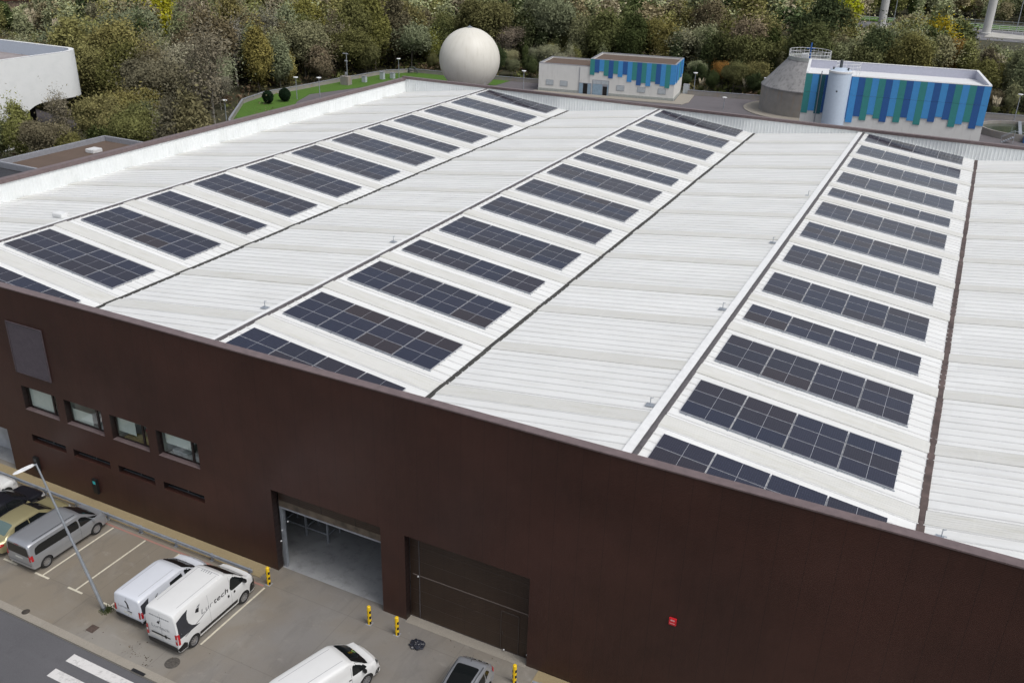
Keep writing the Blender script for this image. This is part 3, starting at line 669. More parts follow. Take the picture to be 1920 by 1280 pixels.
def car(name, label, cat, loc, rz, st, wheels, wr, W, paint, boxy=0, spec=(), group=None, spokes=5, rimmat='rim'):
    t_ = thing(name, label, cat, loc, rz, group)
    rs = [ring(s, boxy) for s in catmull(st)]; n = len(rs[0]); b = MB()
    for r_ in rs: b.v += r_
    for i in range(len(rs)-1):
        for j in range(n): b.f.append((i*n+j, i*n+(j+1) % n, (i+1)*n+(j+1) % n, (i+1)*n+j)); b.m.append(0)
    b.f.append(tuple(range(n-1, -1, -1))); b.m.append(0); b.f.append(tuple(range((len(rs)-1)*n, len(rs)*n))); b.m.append(0)
    o = b.build('body', [paint, MT['black']], t_)
    bm = bmesh.new(); bm.from_mesh(o.data); bmesh.ops.recalc_face_normals(bm, faces=bm.faces); bm.to_mesh(o.data); bm.free()
    c = MB()
    for wx in wheels:
        for s in (-1, 1): c.tube((wx, s*(W/2-.30), wr), (wx, s*(W/2+.3), wr), wr+.055, n=28, mi=1)
    co = c.build('cutter', [paint, MT['black']], None)
    bm = bmesh.new(); bm.from_mesh(co.data); bmesh.ops.recalc_face_normals(bm, faces=bm.faces); bm.to_mesh(co.data); bm.free()
    md = o.modifiers.new('cut', 'BOOLEAN'); md.operation = 'DIFFERENCE'; md.object = co; md.solver = 'EXACT'
    dg = bpy.context.evaluated_depsgraph_get(); dg.update()
    # evaluate without the parent's transform mattering: both at local identity
    par = o.parent; o.parent = None; bpy.context.view_layer.update(); dg = bpy.context.evaluated_depsgraph_get()
    me = bpy.data.meshes.new_from_object(o.evaluated_get(dg)); o.modifiers.clear(); o.data = me; o.parent = par
    bpy.data.objects.remove(co)
    me.polygons.foreach_set('use_smooth', [True]*len(me.polygons)); me.set_sharp_from_angle(angle=R(32 if boxy else 38))
    bv = BVHTree.FromPolygons([v.co for v in me.vertices], [tuple(p.vertices) for p in me.polygons])
    def project(verts, faces, direction, nm, mat, off, parent=None, x_lim=None):
        D = {'R': Vector((0, 1, 0)), 'L': Vector((0, -1, 0)), 'F': Vector((-1, 0, 0)), 'B': Vector((1, 0, 0)), 'T': Vector((0, 0, -1))}[direction]
        vs = []
        for a, q in verts:
            O = {'R': Vector((a, -3, q)), 'L': Vector((a, 3, q)), 'F': Vector((4, a, q)), 'B': Vector((-4, a, q)), 'T': Vector((a, q, 4))}[direction]
            hit, nrm, _, _ = bv.ray_cast(O, D)
            if hit is None: hit, nrm, _, _ = bv.find_nearest(O+D*3)
            if nrm.dot(D) > 0: nrm = -nrm
            vs.append(hit+(nrm*.6-D*.4)*off)
        me2 = bpy.data.meshes.new(nm); me2.from_pydata(vs, [], faces); me2.materials.append(mat)
        me2.polygons.foreach_set('use_smooth', [True]*len(me2.polygons)); return link(nm, me2, parent or t_)
    def patch(poly, direction, nm, mat, off=.008, parent=None, rnd=.05, res=.12):
        # round the outline a little, triangulate and refine it so that it follows the body
        P = [Vector(p) for p in poly]; Q = []
        for i, p in enumerate(P):
            a, c_ = P[i-1], P[(i+1) % len(P)]; da = (a-p); dc = (c_-p); r_ = min(rnd, da.length*.4, dc.length*.4)
            p0 = p+da.normalized()*r_; p2 = p+dc.normalized()*r_
            for t in (0, .5, 1): Q.append((1-t)**2*p0+2*t*(1-t)*p+t*t*p2)
        bm = bmesh.new(); vs = [bm.verts.new((q.x, q.y, 0)) for q in Q]; f = bm.faces.new(vs); f.normal_update(); bmesh.ops.triangulate(bm, faces=[f])
        for _ in range(5):
            es = [e for e in bm.edges if e.calc_length() > res]
            if not es: break
            bmesh.ops.subdivide_edges(bm, edges=es, cuts=1); bmesh.ops.triangulate(bm, faces=[f for f in bm.faces if len(f.verts) > 3])
        bm.verts.index_update(); vv = [(v.co.x, v.co.y) for v in bm.verts]; ff = [tuple(v.index for v in f.verts) for f in bm.faces]; bm.free()
        return project(vv, ff, direction, nm, mat, off, parent)
    def text(s, direction, x, z, size, sx, nm, mat, slant=0., bold=0., mirror=1, rot=0.):
        cu = bpy.data.curves.new('txt', 'FONT'); cu.body = s; cu.size = size; cu.shear = slant; cu.offset = bold; cu.space_character = 1.08
        to = bpy.data.objects.new('txt', cu); col.objects.link(to); bpy.context.view_layer.update(); me3 = bpy.data.meshes.new_from_object(to.evaluated_get(bpy.context.evaluated_depsgraph_get()))
        vv = [(x+mirror*v.co.x*sx, z+v.co.y) for v in me3.vertices]; ff = [tuple(p.vertices) for p in me3.polygons]
        bpy.data.objects.remove(to); return project(vv, ff, direction, nm, mat, .006)
    for wx in wheels:
        for s in (-1, 1):
            wh = bpy.data.objects.new('wheel', None); col.objects.link(wh); wh.parent = t_; wh.location = (wx, s*(W/2-.12), wr)
            b = MB(); r2 = wr*.66; b.lathe([(r2, -.10), (wr*.93, -.105), (wr, -.075), (wr, .075), (wr*.93, .105), (r2, .10), (r2*.97, .06), (r2*.97, -.06), (r2, -.10)], 30, axis='y'); b.build('tyre', MT['tyre'], wh, True, 40)
            b = MB(); b.lathe([(r2*.99, s*.095), (r2*.90, s*.098), (r2*.86, s*.055), (r2*.86, s*.02)], 30, axis='y'); b.lathe([(r2*.22, s*.085), (.001, s*.092)], 16, axis='y')
            for k in range(spokes):
                a = 2*math.pi*k/spokes; m = Matrix.Rotation(a, 4, 'Y'); y0, y1 = sorted((s*.05, s*.082)); b.box(r2*.1, r2*.88, y0, y1, -r2*.11, r2*.11, 0, m)
            b.lathe([(r2*.86, s*.02), (.001, s*.02)], 24, axis='y', mi=1); b.build('rim', [MT[rimmat], MT['black']], wh, True, 30)
    for f in spec: f(patch, text, t_)
    return t_
def mirror_(x, y, z, m):
    def f(patch, text, t_):
        for s in (-1, 1):
            b = MB(); b.box(x-.09, x+.06, s*y-.11+s*.09, s*y+.11+s*.09, z-.09, z+.10); o = b.build('door_mirror', m, t_, bevel=.035)
    return f

def van_stations(L, W, H, xwb, zwb, xwt, nose, rear, tail_in=.06, zbelt=1.15, hoodz=None, roofw=.13):
    w = W/2; z0 = .26; hz = hoodz or zwb-.14
    xm = (xwb+xwt)/2
    return [(rear, .42, zbelt*.95, H-.12, w-.10, w-.06, w-roofw-.06), (rear+tail_in, .30, zbelt, H-.04, w-.05, w-.02, w-roofw-.02), (rear+.35, z0, zbelt, H-.01, w-.04, w, w-roofw), (rear+1.2, z0, zbelt, H, w-.04, w, w-roofw),
            (0, z0, zbelt, H, w-.04, w, w-roofw), (xwt-.25, z0, zbelt, H-.01, w-.04, w, w-roofw), (xwt, z0, zbelt, H-.07, w-.04, w, w-roofw-.01), (xm, z0, zbelt-.01, zwb+(H-.07-zwb)*.55, w-.04, w, w-roofw*.95), (xwb, z0, zwb-.10, zwb, w-.04, w-.01, w-.14),
            ((xwb+nose)/2, z0, hz-.10, (zwb+hz)/2+.03, w-.05, w-.03, w-.20), (nose-.28, z0, hz-.22, hz-.02, w-.07, w-.08, w-.28), (nose-.10, z0+.02, hz-.36, hz-.14, w-.12, w-.17, w-.38), (nose, z0+.10, hz-.50, hz-.32, w-.25, w-.33, w-.50)]

white = m_car('white_van_paint', (.74, .75, .75)); white2 = m_car('cool_white_van_paint', (.66, .69, .75)); silver = m_car('silver_paint', (.42, .44, .47), .55, .32)
gold = m_car('pale_gold_paint', (.40, .36, .20), .45, .35); blackp = m_car('black_paint', (.010, .011, .016)); greyp = m_car('light_grey_paint', (.40, .42, .46), .5, .35)

def emblem(patch, x, z, s, d='R'):
    patch([(x-s*.9, z-s*.25), (x+s*.2, z-s*.75), (x+s*.65, z+s*.45), (x-s*.35, z+s*.55)], d, 'emblem', MT['logo'], .007, rnd=.02)
    patch([(x-s*.2, z+s*.72), (x+s*.2, z+s*.95), (x+s*1.15, z+s*1.25), (x+s*.8, z+s*.55), (x+s*.72, z+s*.62)], d, 'emblem', MT['logogrey'], .007, rnd=.02)
def livery_text(text, d, x, z, size, sx, mirror=1):
    text('Lur', d, x, z, size, sx, 'lettering', MT['logogrey'], .15, 0, mirror); 
    text('tech', d, x+mirror*size*sx*1.62, z, size, sx, 'lettering', MT['logo'], .15, .006, mirror)

# --- large white van
def big_spec(patch, text, t_):
    patch([(-.98+.14, 1.42), (.84, 1.42), (.74, 2.32), (-.74, 2.32)], 'F', 'windscreen', MT['carglass'], rnd=.1)
    for d in 'RL': patch([(1.86, 1.36), (.93, 1.36), (.80, 1.55), (.95, 2.02), (1.32, 2.05), (1.80, 1.62)], d, 'side_window', MT['carglass'], rnd=.07)
    for d in 'RL': patch([(-2.0, .42), (1.25, .42), (1.25, .62), (-2.0, .62)], d, 'side_moulding', MT['black'], rnd=.02)
    for d in 'RL': patch([(-2.72, .30), (-2.2, .30), (-2.2, .62), (-2.40, .80), (-2.72, .62)], d, 'bumper_corner', MT['black'])
    for d in 'RL': patch([(2.16, .30), (2.62, .30), (2.66, .95), (2.50, 1.02), (2.40, .9), (2.2, .85), (2.13, .6)], d, 'front_bumper_side', MT['black'])
    patch([(-.92, .36), (.92, .36), (.92, .66), (-.92, .66)], 'B', 'rear_bumper', MT['black'], .03)
    patch([(-.8, .38), (.8, .38), (.80, .74), (-.80, .74)], 'F', 'front_bumper', MT['black'], .02)
    for s in (-1, 1):
        patch([(s*.97, .80), (s*.84, .80), (s*.84, 1.42), (s*.97, 1.42)], 'B', 'tail_light', MT['red'], .02)
        patch([(s*.955, 1.02), (s*.855, 1.02), (s*.855, 1.16), (s*.955, 1.16)], 'B', 'reversing_lens', MT['lens'], .028)
    for d in 'RL': patch([(-2.70, .80), (-2.60, .80), (-2.60, 1.42), (-2.70, 1.42)], d, 'tail_light', MT['red'], .012)
    for s in (-1, 1): patch([(s*.90, .90), (s*.55, .86), (s*.60, 1.06), (s*.80, 1.22)], 'F', 'headlight', MT['lens'])
    patch([(-.008, .72), (.008, .72), (.008, 2.32), (-.008, 2.32)], 'B', 'door_seam', MT['logogrey'], .004, rnd=.001)
    patch([(-.52, .98), (.10, .98), (.10, 1.06), (-.52, 1.06)][::-1], 'B', 'plate_recess', MT['black'], .006)
    patch([(.62, .86), (.05, .86), (.05, .99), (.62, .99)], 'B', 'number_plate', MT['plate'], .014, rnd=.01)
    patch([(.66, 1.0), (.02, 1.0), (.02, 1.09), (.66, 1.09)], 'B', 'plate_light_bar', MT['black'], .02, rnd=.01)
    patch([(-.30, .95), (-.18, .95), (-.18, 1.14), (-.30, 1.14)], 'B', 'door_handle', MT['black'], .025, rnd=.03)
    patch([(-2.63, 1.12), (-1.30, 1.12), (-1.55, 1.20), (-1.80, 1.36), (-1.98, 1.60), (-2.03, 1.85), (-1.98, 2.10), (-1.86, 2.30), (-2.25, 2.22), (-2.63, 2.08)], 'R', 'livery_graphic', MT['decal'], .006, rnd=.03)
    patch([(-2.3, 1.02), (-1.25, 1.30), (-.75, 1.44), (-.75, 1.47), (-1.25, 1.33), (-2.3, 1.05)], 'R', 'livery_line', MT['decal'], .006, rnd=.005)
    emblem(patch, -1.33, 1.88, .19); livery_text(text, 'R', -1.18, 1.46, .40, 1.35)
    for (x0, x1) in ((.60, .72), (1.02, 1.14)): patch([(x0, 1.16), (x1, 1.16), (x1, 1.30), (x0, 1.30)], 'R', 'door_handle', MT['black'], .02, rnd=.03)
    for x in (-.62, .86): patch([(x-.006, .64), (x+.006, .64), (x+.006, 2.22), (x-.006, 2.22)], 'R', 'door_seam', MT['logogrey'], .003, rnd=.001)
    text('Lurtech', 'B', .62, 1.38, .27, 1.25, 'lettering', MT['logogrey'], 0, 0, -1)
    emblem(lambda P, d, n, m, o, rnd=.02: patch([(-a, z) for a, z in P], 'B', n, m, o, rnd=rnd), -.12, 1.76, .13)
    rr = random.Random(2); x = .66
    while x > -.5: wd = rr.uniform(.05, .13); patch([(x, 2.06), (x-wd, 2.06), (x-wd, 2.12), (x, 2.12)], 'B', 'small_lettering', MT['logogrey'], .005, rnd=.005); x -= wd+.03
    for i in range(5): patch([(.35, -.30+i*.14), (.52, -.28+i*.14), (.52, -.24+i*.14), (.35, -.26+i*.14)], 'T', 'roof_mark', MT['logogrey'], .005, rnd=.003)
    patch([(-2.2, -.62), (.45, -.62), (.45, -.60), (-2.2, -.60)], 'T', 'roof_rib', MT['greytrim'], .004, rnd=.001); patch([(-2.2, .60), (.45, .60), (.45, .62), (-2.2, .62)], 'T', 'roof_rib', MT['greytrim'], .004, rnd=.001)
    patch([(.52, -.7), (.55, -.7), (.55, .7), (.52, .7)], 'T', 'roof_seam', MT['greytrim'], .004, rnd=.001)
vst = van_stations(5.45, 2.04, 2.50, 2.10, 1.38, .75, 2.74, -2.72, zbelt=1.35, hoodz=1.2, roofw=.15)
car('panel_van', 'large white panel van with black lettering, parked beside the open door', 'van', (23.63, -4.53, 0), R(90), vst, (-1.78, 1.72), .345, 2.04, white, 1, [big_spec, mirror_(1.78, 1.02, 1.42, MT['black'])], spokes=8)

# --- small white liveried van
def small_spec(patch, text, t_):
    patch([(-.80, 1.18), (.80, 1.18), (.68, 1.70), (-.68, 1.70)], 'F', 'windscreen', MT['carglass'], rnd=.1)
    for d in 'RL':
        patch([(1.35, 1.14), (.62, 1.12), (.55, 1.60), (.80, 1.64), (1.0, 1.52)], d, 'side_window', MT['carglass']); patch([(.45, 1.12), (-.42, 1.12), (-.42, 1.58), (.38, 1.60)], d, 'side_window', MT['carglass'])
        patch([(-2.38, .28), (-1.9, .28), (-1.9, .5), (-2.05, .62), (-2.38, .58)], d, 'bumper_corner', MT['black']); patch([(-1.2, .28), (1.0, .28), (1.0, .42), (-1.2, .42)], d, 'sill', MT['black'], rnd=.02)
    patch([(-.86, .30), (.86, .30), (.86, .60), (-.86, .60)], 'B', 'rear_bumper', MT['black'], .03); patch([(-.6, .34), (.6, .34), (.6, .62), (-.6, .62)], 'F', 'front_bumper', MT['black'], .015)
    for s in (-1, 1): patch([(s*.86, .74), (s*.74, .74), (s*.74, 1.16), (s*.86, 1.16)], 'B', 'tail_light', MT['red'], .02); patch([(s*.86, .84), (s*.5, .74), (s*.52, .88), (s*.80, 1.0)], 'F', 'headlight', MT['lens'])
    for d in 'RL': patch([(-2.37, .78), (-2.27, .78), (-2.27, 1.14), (-2.37, 1.14)], d, 'tail_light', MT['red'], .012)
    patch([(.26, .76), (-.26, .76), (-.26, .88), (.26, .88)], 'B', 'number_plate', MT['plate'], .012, rnd=.01); patch([(-.008, .62), (.008, .62), (.008, 1.74), (-.008, 1.74)], 'B', 'door_seam', MT['logogrey'], .004, rnd=.001)
    patch([(-.30, .93), (.0, .93), (.0, .98), (-.30, .98)], 'B', 'door_handle', MT['black'], .02, rnd=.01)
    patch([(.42, 1.18), (-.30, 1.18), (-.30, 1.60), (.42, 1.60)], 'B', 'emblem_panel', MT['logogrey'], .004) if 0 else None
    patch([(-.02, 1.10), (-.14, 1.12), (-.10, 1.34), (-.02, 1.50), (.10, 1.56), (.12, 1.48), (.02, 1.38)], 'B', 'emblem', MT['logo'], .006, rnd=.03)
    text('Lurtech', 'B', .62, 1.04, .20, 1.15, 'lettering', MT['logogrey'], 0, .002, -1)
    patch([(-2.3, .98), (-1.45, .98), (-1.66, 1.06), (-1.82, 1.22), (-1.86, 1.40), (-1.78, 1.64), (-2.3, 1.52)], 'R', 'livery_graphic', MT['decal'], .006, rnd=.03); emblem(patch, -1.35, 1.36, .14); patch([(-.35, 1.0), (-.22, 1.0), (-.22, 1.06), (-.35, 1.06)], 'R', 'door_handle', MT['black'], .02)
    text('Lurtech', 'R', -1.22, 1.02, .16, 1.2, 'lettering', MT['logogrey'], .15)
    patch([(2.0, -.05), (2.1, -.05), (2.1, .05), (2.0, .05)], 'T', 'bonnet_badge', MT['black'], .004)
    for y in (-.55, .55): patch([(-2.1, y-.01), (.2, y-.01), (.2, y+.01), (-2.1, y+.01)], 'T', 'roof_seam', MT['greytrim'], .004, rnd=.001)
sst = van_stations(4.7, 1.86, 1.84, 1.52, 1.16, .50, 2.35, -2.38, zbelt=1.08, roofw=.12)
car('compact_van', 'small white van with black swirl graphic, parked between lamp post and larger van', 'van', (20.83, -4.35, 0), R(90), sst, (-1.48, 1.42), .32, 1.86, white2, .6, [small_spec, mirror_(1.15, .93, 1.12, white2)], spokes=8)

# --- plain white van in the foreground, at an angle
def near_spec(patch, text, t_):
    patch([(-.84, 1.16), (.84, 1.16), (.70, 1.74), (-.70, 1.74)], 'F', 'windscreen', MT['carglass'], rnd=.1)
    for d in 'RL':
        patch([(1.62, 1.12), (.78, 1.10), (.82, 1.62), (1.02, 1.66), (1.32, 1.48)], d, 'side_window', MT['carglass'], rnd=.08); patch([(-1.2, .28), (1.1, .28), (1.1, .42), (-1.2, .42)], d, 'sill', MT['black'], rnd=.02)
        patch([(2.02, .30), (2.46, .32), (2.46, .52), (2.1, .62)], d, 'bumper_corner', MT['black']); patch([(.55, .98), (.70, .98), (.70, 1.04), (.55, 1.04)], d, 'door_handle', MT['black'], .02)
        patch([(.72, .45), (.735, .45), (.735, 1.6), (.72, 1.6)], d, 'door_seam', MT['logogrey'], .003, rnd=.001)
    patch([(-.6, .34), (.6, .34), (.6, .6), (-.6, .6)], 'F', 'grille', MT['black'], .012); patch([(-.86, .30), (.86, .30), (.86, .60), (-.86, .60)], 'B', 'rear_bumper', MT['black'], .03)
    for s in (-1, 1): patch([(s*.88, .80), (s*.52, .72), (s*.56, .86), (s*.84, 1.02)], 'F', 'headlight', MT['steeldark']); patch([(s*.86, .74), (s*.76, .74), (s*.76, 1.2), (s*.86, 1.2)], 'B', 'tail_light', MT['red'], .02)
    for y in (-.5, .5): patch([(-2.1, y-.01), (.6, y-.01), (.6, y+.01), (-2.1, y+.01)], 'T', 'roof_seam', MT['greytrim'], .004, rnd=.001)
    patch([(1.55, .15), (1.72, .02), (1.74, .22), (1.66, .30)], 'T', 'dashboard_paper', simple('green_paper', (.16, .30, .10), .6), .012)
nst = van_stations(4.95, 1.90, 1.88, 1.80, 1.14, .80, 2.50, -2.45, zbelt=1.08, roofw=.13)
car('compact_van', 'plain white van parked at an angle in the foreground below two bollards', 'van', (31.97, -5.75, 0), R(90-17), nst, (-1.45, 1.55), .33, 1.90, white, .6, [near_spec, mirror_(1.40, .95, 1.10, MT['black'])], spokes=8)

# --- silver minivan
def silver_spec(patch, text, t_):
    patch([(-.82, 1.14), (.82, 1.14), (.70, 1.72), (-.70, 1.72)], 'F', 'windscreen', MT['carglass'], rnd=.1); patch([(-.78, 1.10), (.78, 1.10), (.72, 1.66), (-.72, 1.66)], 'B', 'rear_window', MT['carglass'], rnd=.1)
    for d in 'RL':
        patch([(1.42, 1.12), (.62, 1.10), (.58, 1.58), (.80, 1.60), (1.05, 1.48)], d, 'side_window', MT['carglass']); patch([(1.80, 1.12), (1.50, 1.12), (1.15, 1.42)], d, 'side_window', MT['carglass'], rnd=.03)
        patch([(.54, 1.10), (-2.25, 1.14), (-2.20, 1.50), (-1.9, 1.60), (.50, 1.60)], d, 'side_window', MT['carglass'], rnd=.1)
        patch([(-2.50, .86), (-2.38, .86), (-2.38, 1.22), (-2.50, 1.22)], d, 'tail_light', MT['red'], .012)
        patch([(-1.2, .74), (1.2, .74), (1.2, .752), (-1.2, .752)], d, 'body_crease', MT['greytrim'], .004, rnd=.001)
        patch([(.575, .34), (.59, .34), (.59, 1.1), (.575, 1.1)], d, 'door_seam', MT['steeldark'], .003, rnd=.001); patch([(.35, .98), (.5, .98), (.5, 1.02), (.35, 1.02)], d, 'door_handle', MT['steel'], .02)
    for s in (-1, 1):
        patch([(s*.90, .84), (s*.79, .84), (s*.79, 1.24), (s*.90, 1.24)], 'B', 'tail_light', MT['red'], .02); patch([(s*.88, .78), (s*.52, .70), (s*.55, .84), (s*.8, .98)], 'F', 'headlight', MT['lens'])
        patch([(-2.1, s*.70-.02), (.55, s*.70-.02), (.55, s*.70+.02), (-2.1, s*.70+.02)], 'T', 'roof_rail', MT['steeldark'], .03, rnd=.01)
    patch([(-.16, 1.70), (.16, 1.70), (.16, 1.735), (-.16, 1.735)], 'B', 'brake_light', MT['red'], .012, rnd=.01); patch([(.28, .84), (-.28, .84), (-.28, .96), (.28, .96)], 'B', 'number_plate', MT['plate'], .012, rnd=.01)
    patch([(-.88, .58), (.88, .58), (.88, .61), (-.88, .61)], 'B', 'bumper_line', MT['steeldark'], .012, rnd=.005)
mst = van_stations(5.0, 1.92, 1.86, 1.88, 1.10, .75, 2.50, -2.52, zbelt=1.08, roofw=.15, tail_in=.10)
car('minivan', 'silver minivan with dark windows parked nose to the guard rail', 'minivan', (12.62, -3.85, 0), R(90), mst, (-1.68, 1.58), .34, 1.92, silver, .35, [silver_spec, mirror_(1.45, .96, 1.10, silver)], spokes=10)

def sedan_stations(L, W, H, nose, xwb, xwt, xrt, xrb, rear, hood=.92, deck=.98, rw=.26):
    w = W/2; z0 = .22; zb = .90
    return [(rear, .42, deck-.30, deck-.16, w-.22, w-.22, w-.36), (rear+.10, .30, deck-.18, deck-.04, w-.08, w-.08, w-.26), (rear+.40, z0, deck-.08, deck, w-.05, w-.02, w-.18), (xrb, z0, zb, deck+.04, w-.04, w, w-.16),
            ((xrb+xrt)/2, z0, zb, (deck+H)/2+.05, w-.04, w, w-rw+.05), (xrt, z0, zb, H-.05, w-.04, w, w-rw), ((xrt+xwt)/2, z0, zb, H, w-.04, w, w-rw+.02), (xwt, z0, zb, H-.04, w-.04, w, w-rw), ((xwt+xwb)/2, z0, zb-.01, (hood+H)/2+.04, w-.04, w, w-rw+.06), (xwb, z0, zb-.06, hood+.02, w-.04, w-.01, w-.16),
            ((xwb+nose)/2+.1, z0, hood-.14, hood-.04, w-.05, w-.03, w-.20), (nose-.25, z0, hood-.28, hood-.16, w-.08, w-.09, w-.28), (nose-.08, z0+.02, hood-.40, hood-.28, w-.16, w-.20, w-.40), (nose, z0+.10, hood-.52, hood-.44, w-.30, w-.36, w-.52)]
def sedan_spec(H, xwb, xwt, xrt, xrb, nose, rear, glass='carglass', deck=.98, rw=.26, W=1.82, rear_view='B'):
    def f(patch, text, t_):
        w = W/2
        patch([(xwb-.06, -w+.26), (xwb-.06, w-.26), (xwt+.05, w-rw-.06), (xwt+.05, -w+rw+.06)], 'T', 'windscreen', MT['carglass'], rnd=.08)
        patch([(xrb+.08, -w+.28), (xrb+.08, w-.28), (xrt-.05, w-rw-.08), (xrt-.05, -w+rw+.08)], 'T', 'rear_window', MT[glass], rnd=.08)
        for d in 'RL':
            patch([(xwb-.30, .95), (.02+(xwt+xrt)/2, .95), (.02+(xwt+xrt)/2, H-.12), (xwt-.05, H-.13)], d, 'side_window', MT['carglass'], rnd=.04)
            patch([(-.03+(xwt+xrt)/2, .95), (xrb+.50, .98), (xrt-.05, H-.15), (-.03+(xwt+xrt)/2, H-.12)], d, 'side_window', MT['carglass'], rnd=.04)
            patch([(rear+.04, deck-.30), (rear+.34, deck-.22), (rear+.30, deck-.10), (rear+.08, deck-.12)], d, 'tail_light', MT['red'], .012)
            patch([(nose-.12, .50), (nose-.48, .62), (nose-.40, .74), (nose-.20, .66)], d, 'headlight', MT['lens'], .01)
        for s in (-1, 1):
            patch([(s*(w-.14), .52), (s*(w-.45), .50), (s*(w-.42), .62), (s*(w-.2), .68)], 'F', 'headlight', MT['lens'], .01); patch([(s*(w-.12), deck-.32), (s*(w-.45), deck-.30), (s*(w-.45), deck-.16), (s*(w-.14), deck-.14)], 'B', 'tail_light', MT['red'], .012)
        patch([(.26, .52), (-.26, .52), (-.26, .63), (.26, .63)], 'B', 'number_plate', MT['plate'], .012, rnd=.01); patch([(-.5, .36), (.5, .36), (.5, .50), (-.5, .50)], 'F', 'grille', MT['black'], .01)
    return f
sd_ = dict(xwb=1.28, xwt=.38, xrt=-1.15, xrb=-1.90)
car('saloon_car', 'pale gold saloon car between the black car and the silver minivan', 'car', (10.02, -3.90, 0), R(90), sedan_stations(4.75, 1.84, 1.45, nose=2.40, rear=-2.42, **sd_), (-1.42, 1.38), .325, 1.84, gold, 0, [sedan_spec(1.45, nose=2.4, rear=-2.42, glass='greenglass', W=1.84, **sd_), mirror_(.98, .92, .98, gold)], spokes=10)
sd_ = dict(xwb=1.15, xwt=.30, xrt=-.95, xrb=-1.75)
car('hatchback_car', 'black car parked between the white car and the gold saloon', 'car', (7.72, -3.62, 0), R(90), sedan_stations(4.45, 1.82, 1.42, nose=2.25, rear=-2.2, deck=1.05, **sd_), (-1.32, 1.32), .325, 1.82, blackp, 0, [sedan_spec(1.42, nose=2.25, rear=-2.2, deck=1.05, **sd_), mirror_(.85, .91, .98, blackp)], spokes=5)
sd_ = dict(xwb=1.12, xwt=.25, xrt=-1.3, xrb=-1.85)
car('hatchback_car', 'white car at the left edge, only its bonnet and front wheel in view', 'car', (5.28, -3.62, 0), R(90), sedan_stations(4.35, 1.82, 1.56, nose=2.25, rear=-2.1, hood=1.0, deck=1.12, **sd_), (-1.30, 1.34), .33, 1.82, white, 0, [sedan_spec(1.56, nose=2.25, rear=-2.1, deck=1.12, **sd_), mirror_(.85, .91, 1.0, white)], spokes=5)
# grey crossover, tail towards the building
def grey_spec(patch, text, t_):
    patch([(.30, -.50), (.30, .50), (-1.10, .54), (-1.10, -.54)], 'T', 'glass_roof', MT['carglass'], .006, rnd=.1)
    patch([(-.62, 1.06), (.62, 1.06), (.56, 1.40), (-.56, 1.40)], 'B', 'rear_window', MT['carglass'], rnd=.06)
    for d in 'RL':
        patch([(.95, 1.02), (-.18, 1.02), (-.18, 1.44), (.28, 1.44)], d, 'side_window', MT['carglass'], rnd=.04); patch([(-.24, 1.02), (-1.05, 1.02), (-1.12, 1.40), (-.24, 1.44)], d, 'side_window', MT['carglass'], rnd=.04); patch([(-1.12, 1.05), (-1.55, 1.16), (-1.38, 1.36), (-1.18, 1.38)], d, 'side_window', MT['carglass'], rnd=.03)
        patch([(-2.08, .86), (-1.82, .92), (-1.80, 1.06), (-2.04, 1.04)], d, 'tail_light', MT['red'], .014)
    for s in (-1, 1):
        patch([(s*.84, .84), (s*.55, .84), (s*.58, 1.02), (s*.82, 1.04)], 'B', 'tail_light', MT['red'], .014); patch([(-1.3, s*.64-.025), (.40, s*.62-.025), (.40, s*.62+.025), (-1.3, s*.64+.025)], 'T', 'roof_rail', MT['steeldark'], .03, rnd=.01)
        patch([(s*.80, .66), (s*.5, .62), (s*.52, .74), (s*.76, .82)], 'F', 'headlight', MT['lens'], .01)
    patch([(.8, -.6), (.8, .6), (.42, .52), (.42, -.52)], 'T', 'windscreen', MT['carglass'], rnd=.06)
    patch([(-.26, .62), (.26, .62), (.26, .73), (-.26, .73)], 'B', 'number_plate', MT['plate'], .012, rnd=.01)
    b = MB(); b.tube((-1.36, 0, 1.60), (-1.62, 0, 1.78), .012, .006, 6); b.build('roof_aerial', MT['black'], t_)
gst = sedan_stations(4.3, 1.80, 1.60, nose=2.15, xwb=1.15, xwt=.42, xrt=-1.42, xrb=-1.92, rear=-2.15, hood=1.0, deck=1.12, rw=.22)
car('crossover_car', 'light grey car with black glass roof, tail towards the closed door', 'car', (37.68, -3.78, 0), R(-86), gst, (-1.28, 1.30), .335, 1.80, greyp, 0, [grey_spec, mirror_(.75, .9, 1.02, greyp)], spokes=5)

# ------------------------------------------------------------------ buildings and tanks behind the warehouse
def frame_at(P, th): return Matrix.Translation(P) @ Matrix.Rotation(th, 4, 'Z')
# spherical gas holder
t_ = thing('gas_holder', 'big white spherical tank with rust streaks behind the warehouse corner', 'tank', (-37.3, 134.0, 0))
bm = bmesh.new(); bmesh.ops.create_uvsphere(bm, u_segments=64, v_segments=40, radius=5.95); me = bpy.data.meshes.new('shell'); bm.to_mesh(me); bm.free(); me.materials.append(MT['sphere'])
me.polygons.foreach_set('use_smooth', [True]*len(me.polygons)); o = link('shell', me, t_, (0, 0, 5.75))
b = MB(); b.lathe([(4.6, -.1), (4.6, .35), (3.9, .35)], 40); b.build('foundation', MT['oldconc'], t_)
b = MB(); b.lathe([(.001, 11.86), (.5, 11.84), (.5, 11.6)], 20); b.tube((0, 0, 11.8), (0, 0, 12.1), .12); b.build('top_valve', MT['steel'], t_)
b = MB()
for s in (-.25, .25): b.tube((4.3, -1.5+s, 0), (4.3, -1.5+s, 2.2), .03, n=6)
b.tube((4.3, -1.75, 1.1), (4.3, -1.25, 1.1), .03, n=6); b.tube((4.3, -1.75, 2.2), (4.3, -1.25, 2.2), .03, n=6); b.build('ladder', MT['whitemetal'], t_)

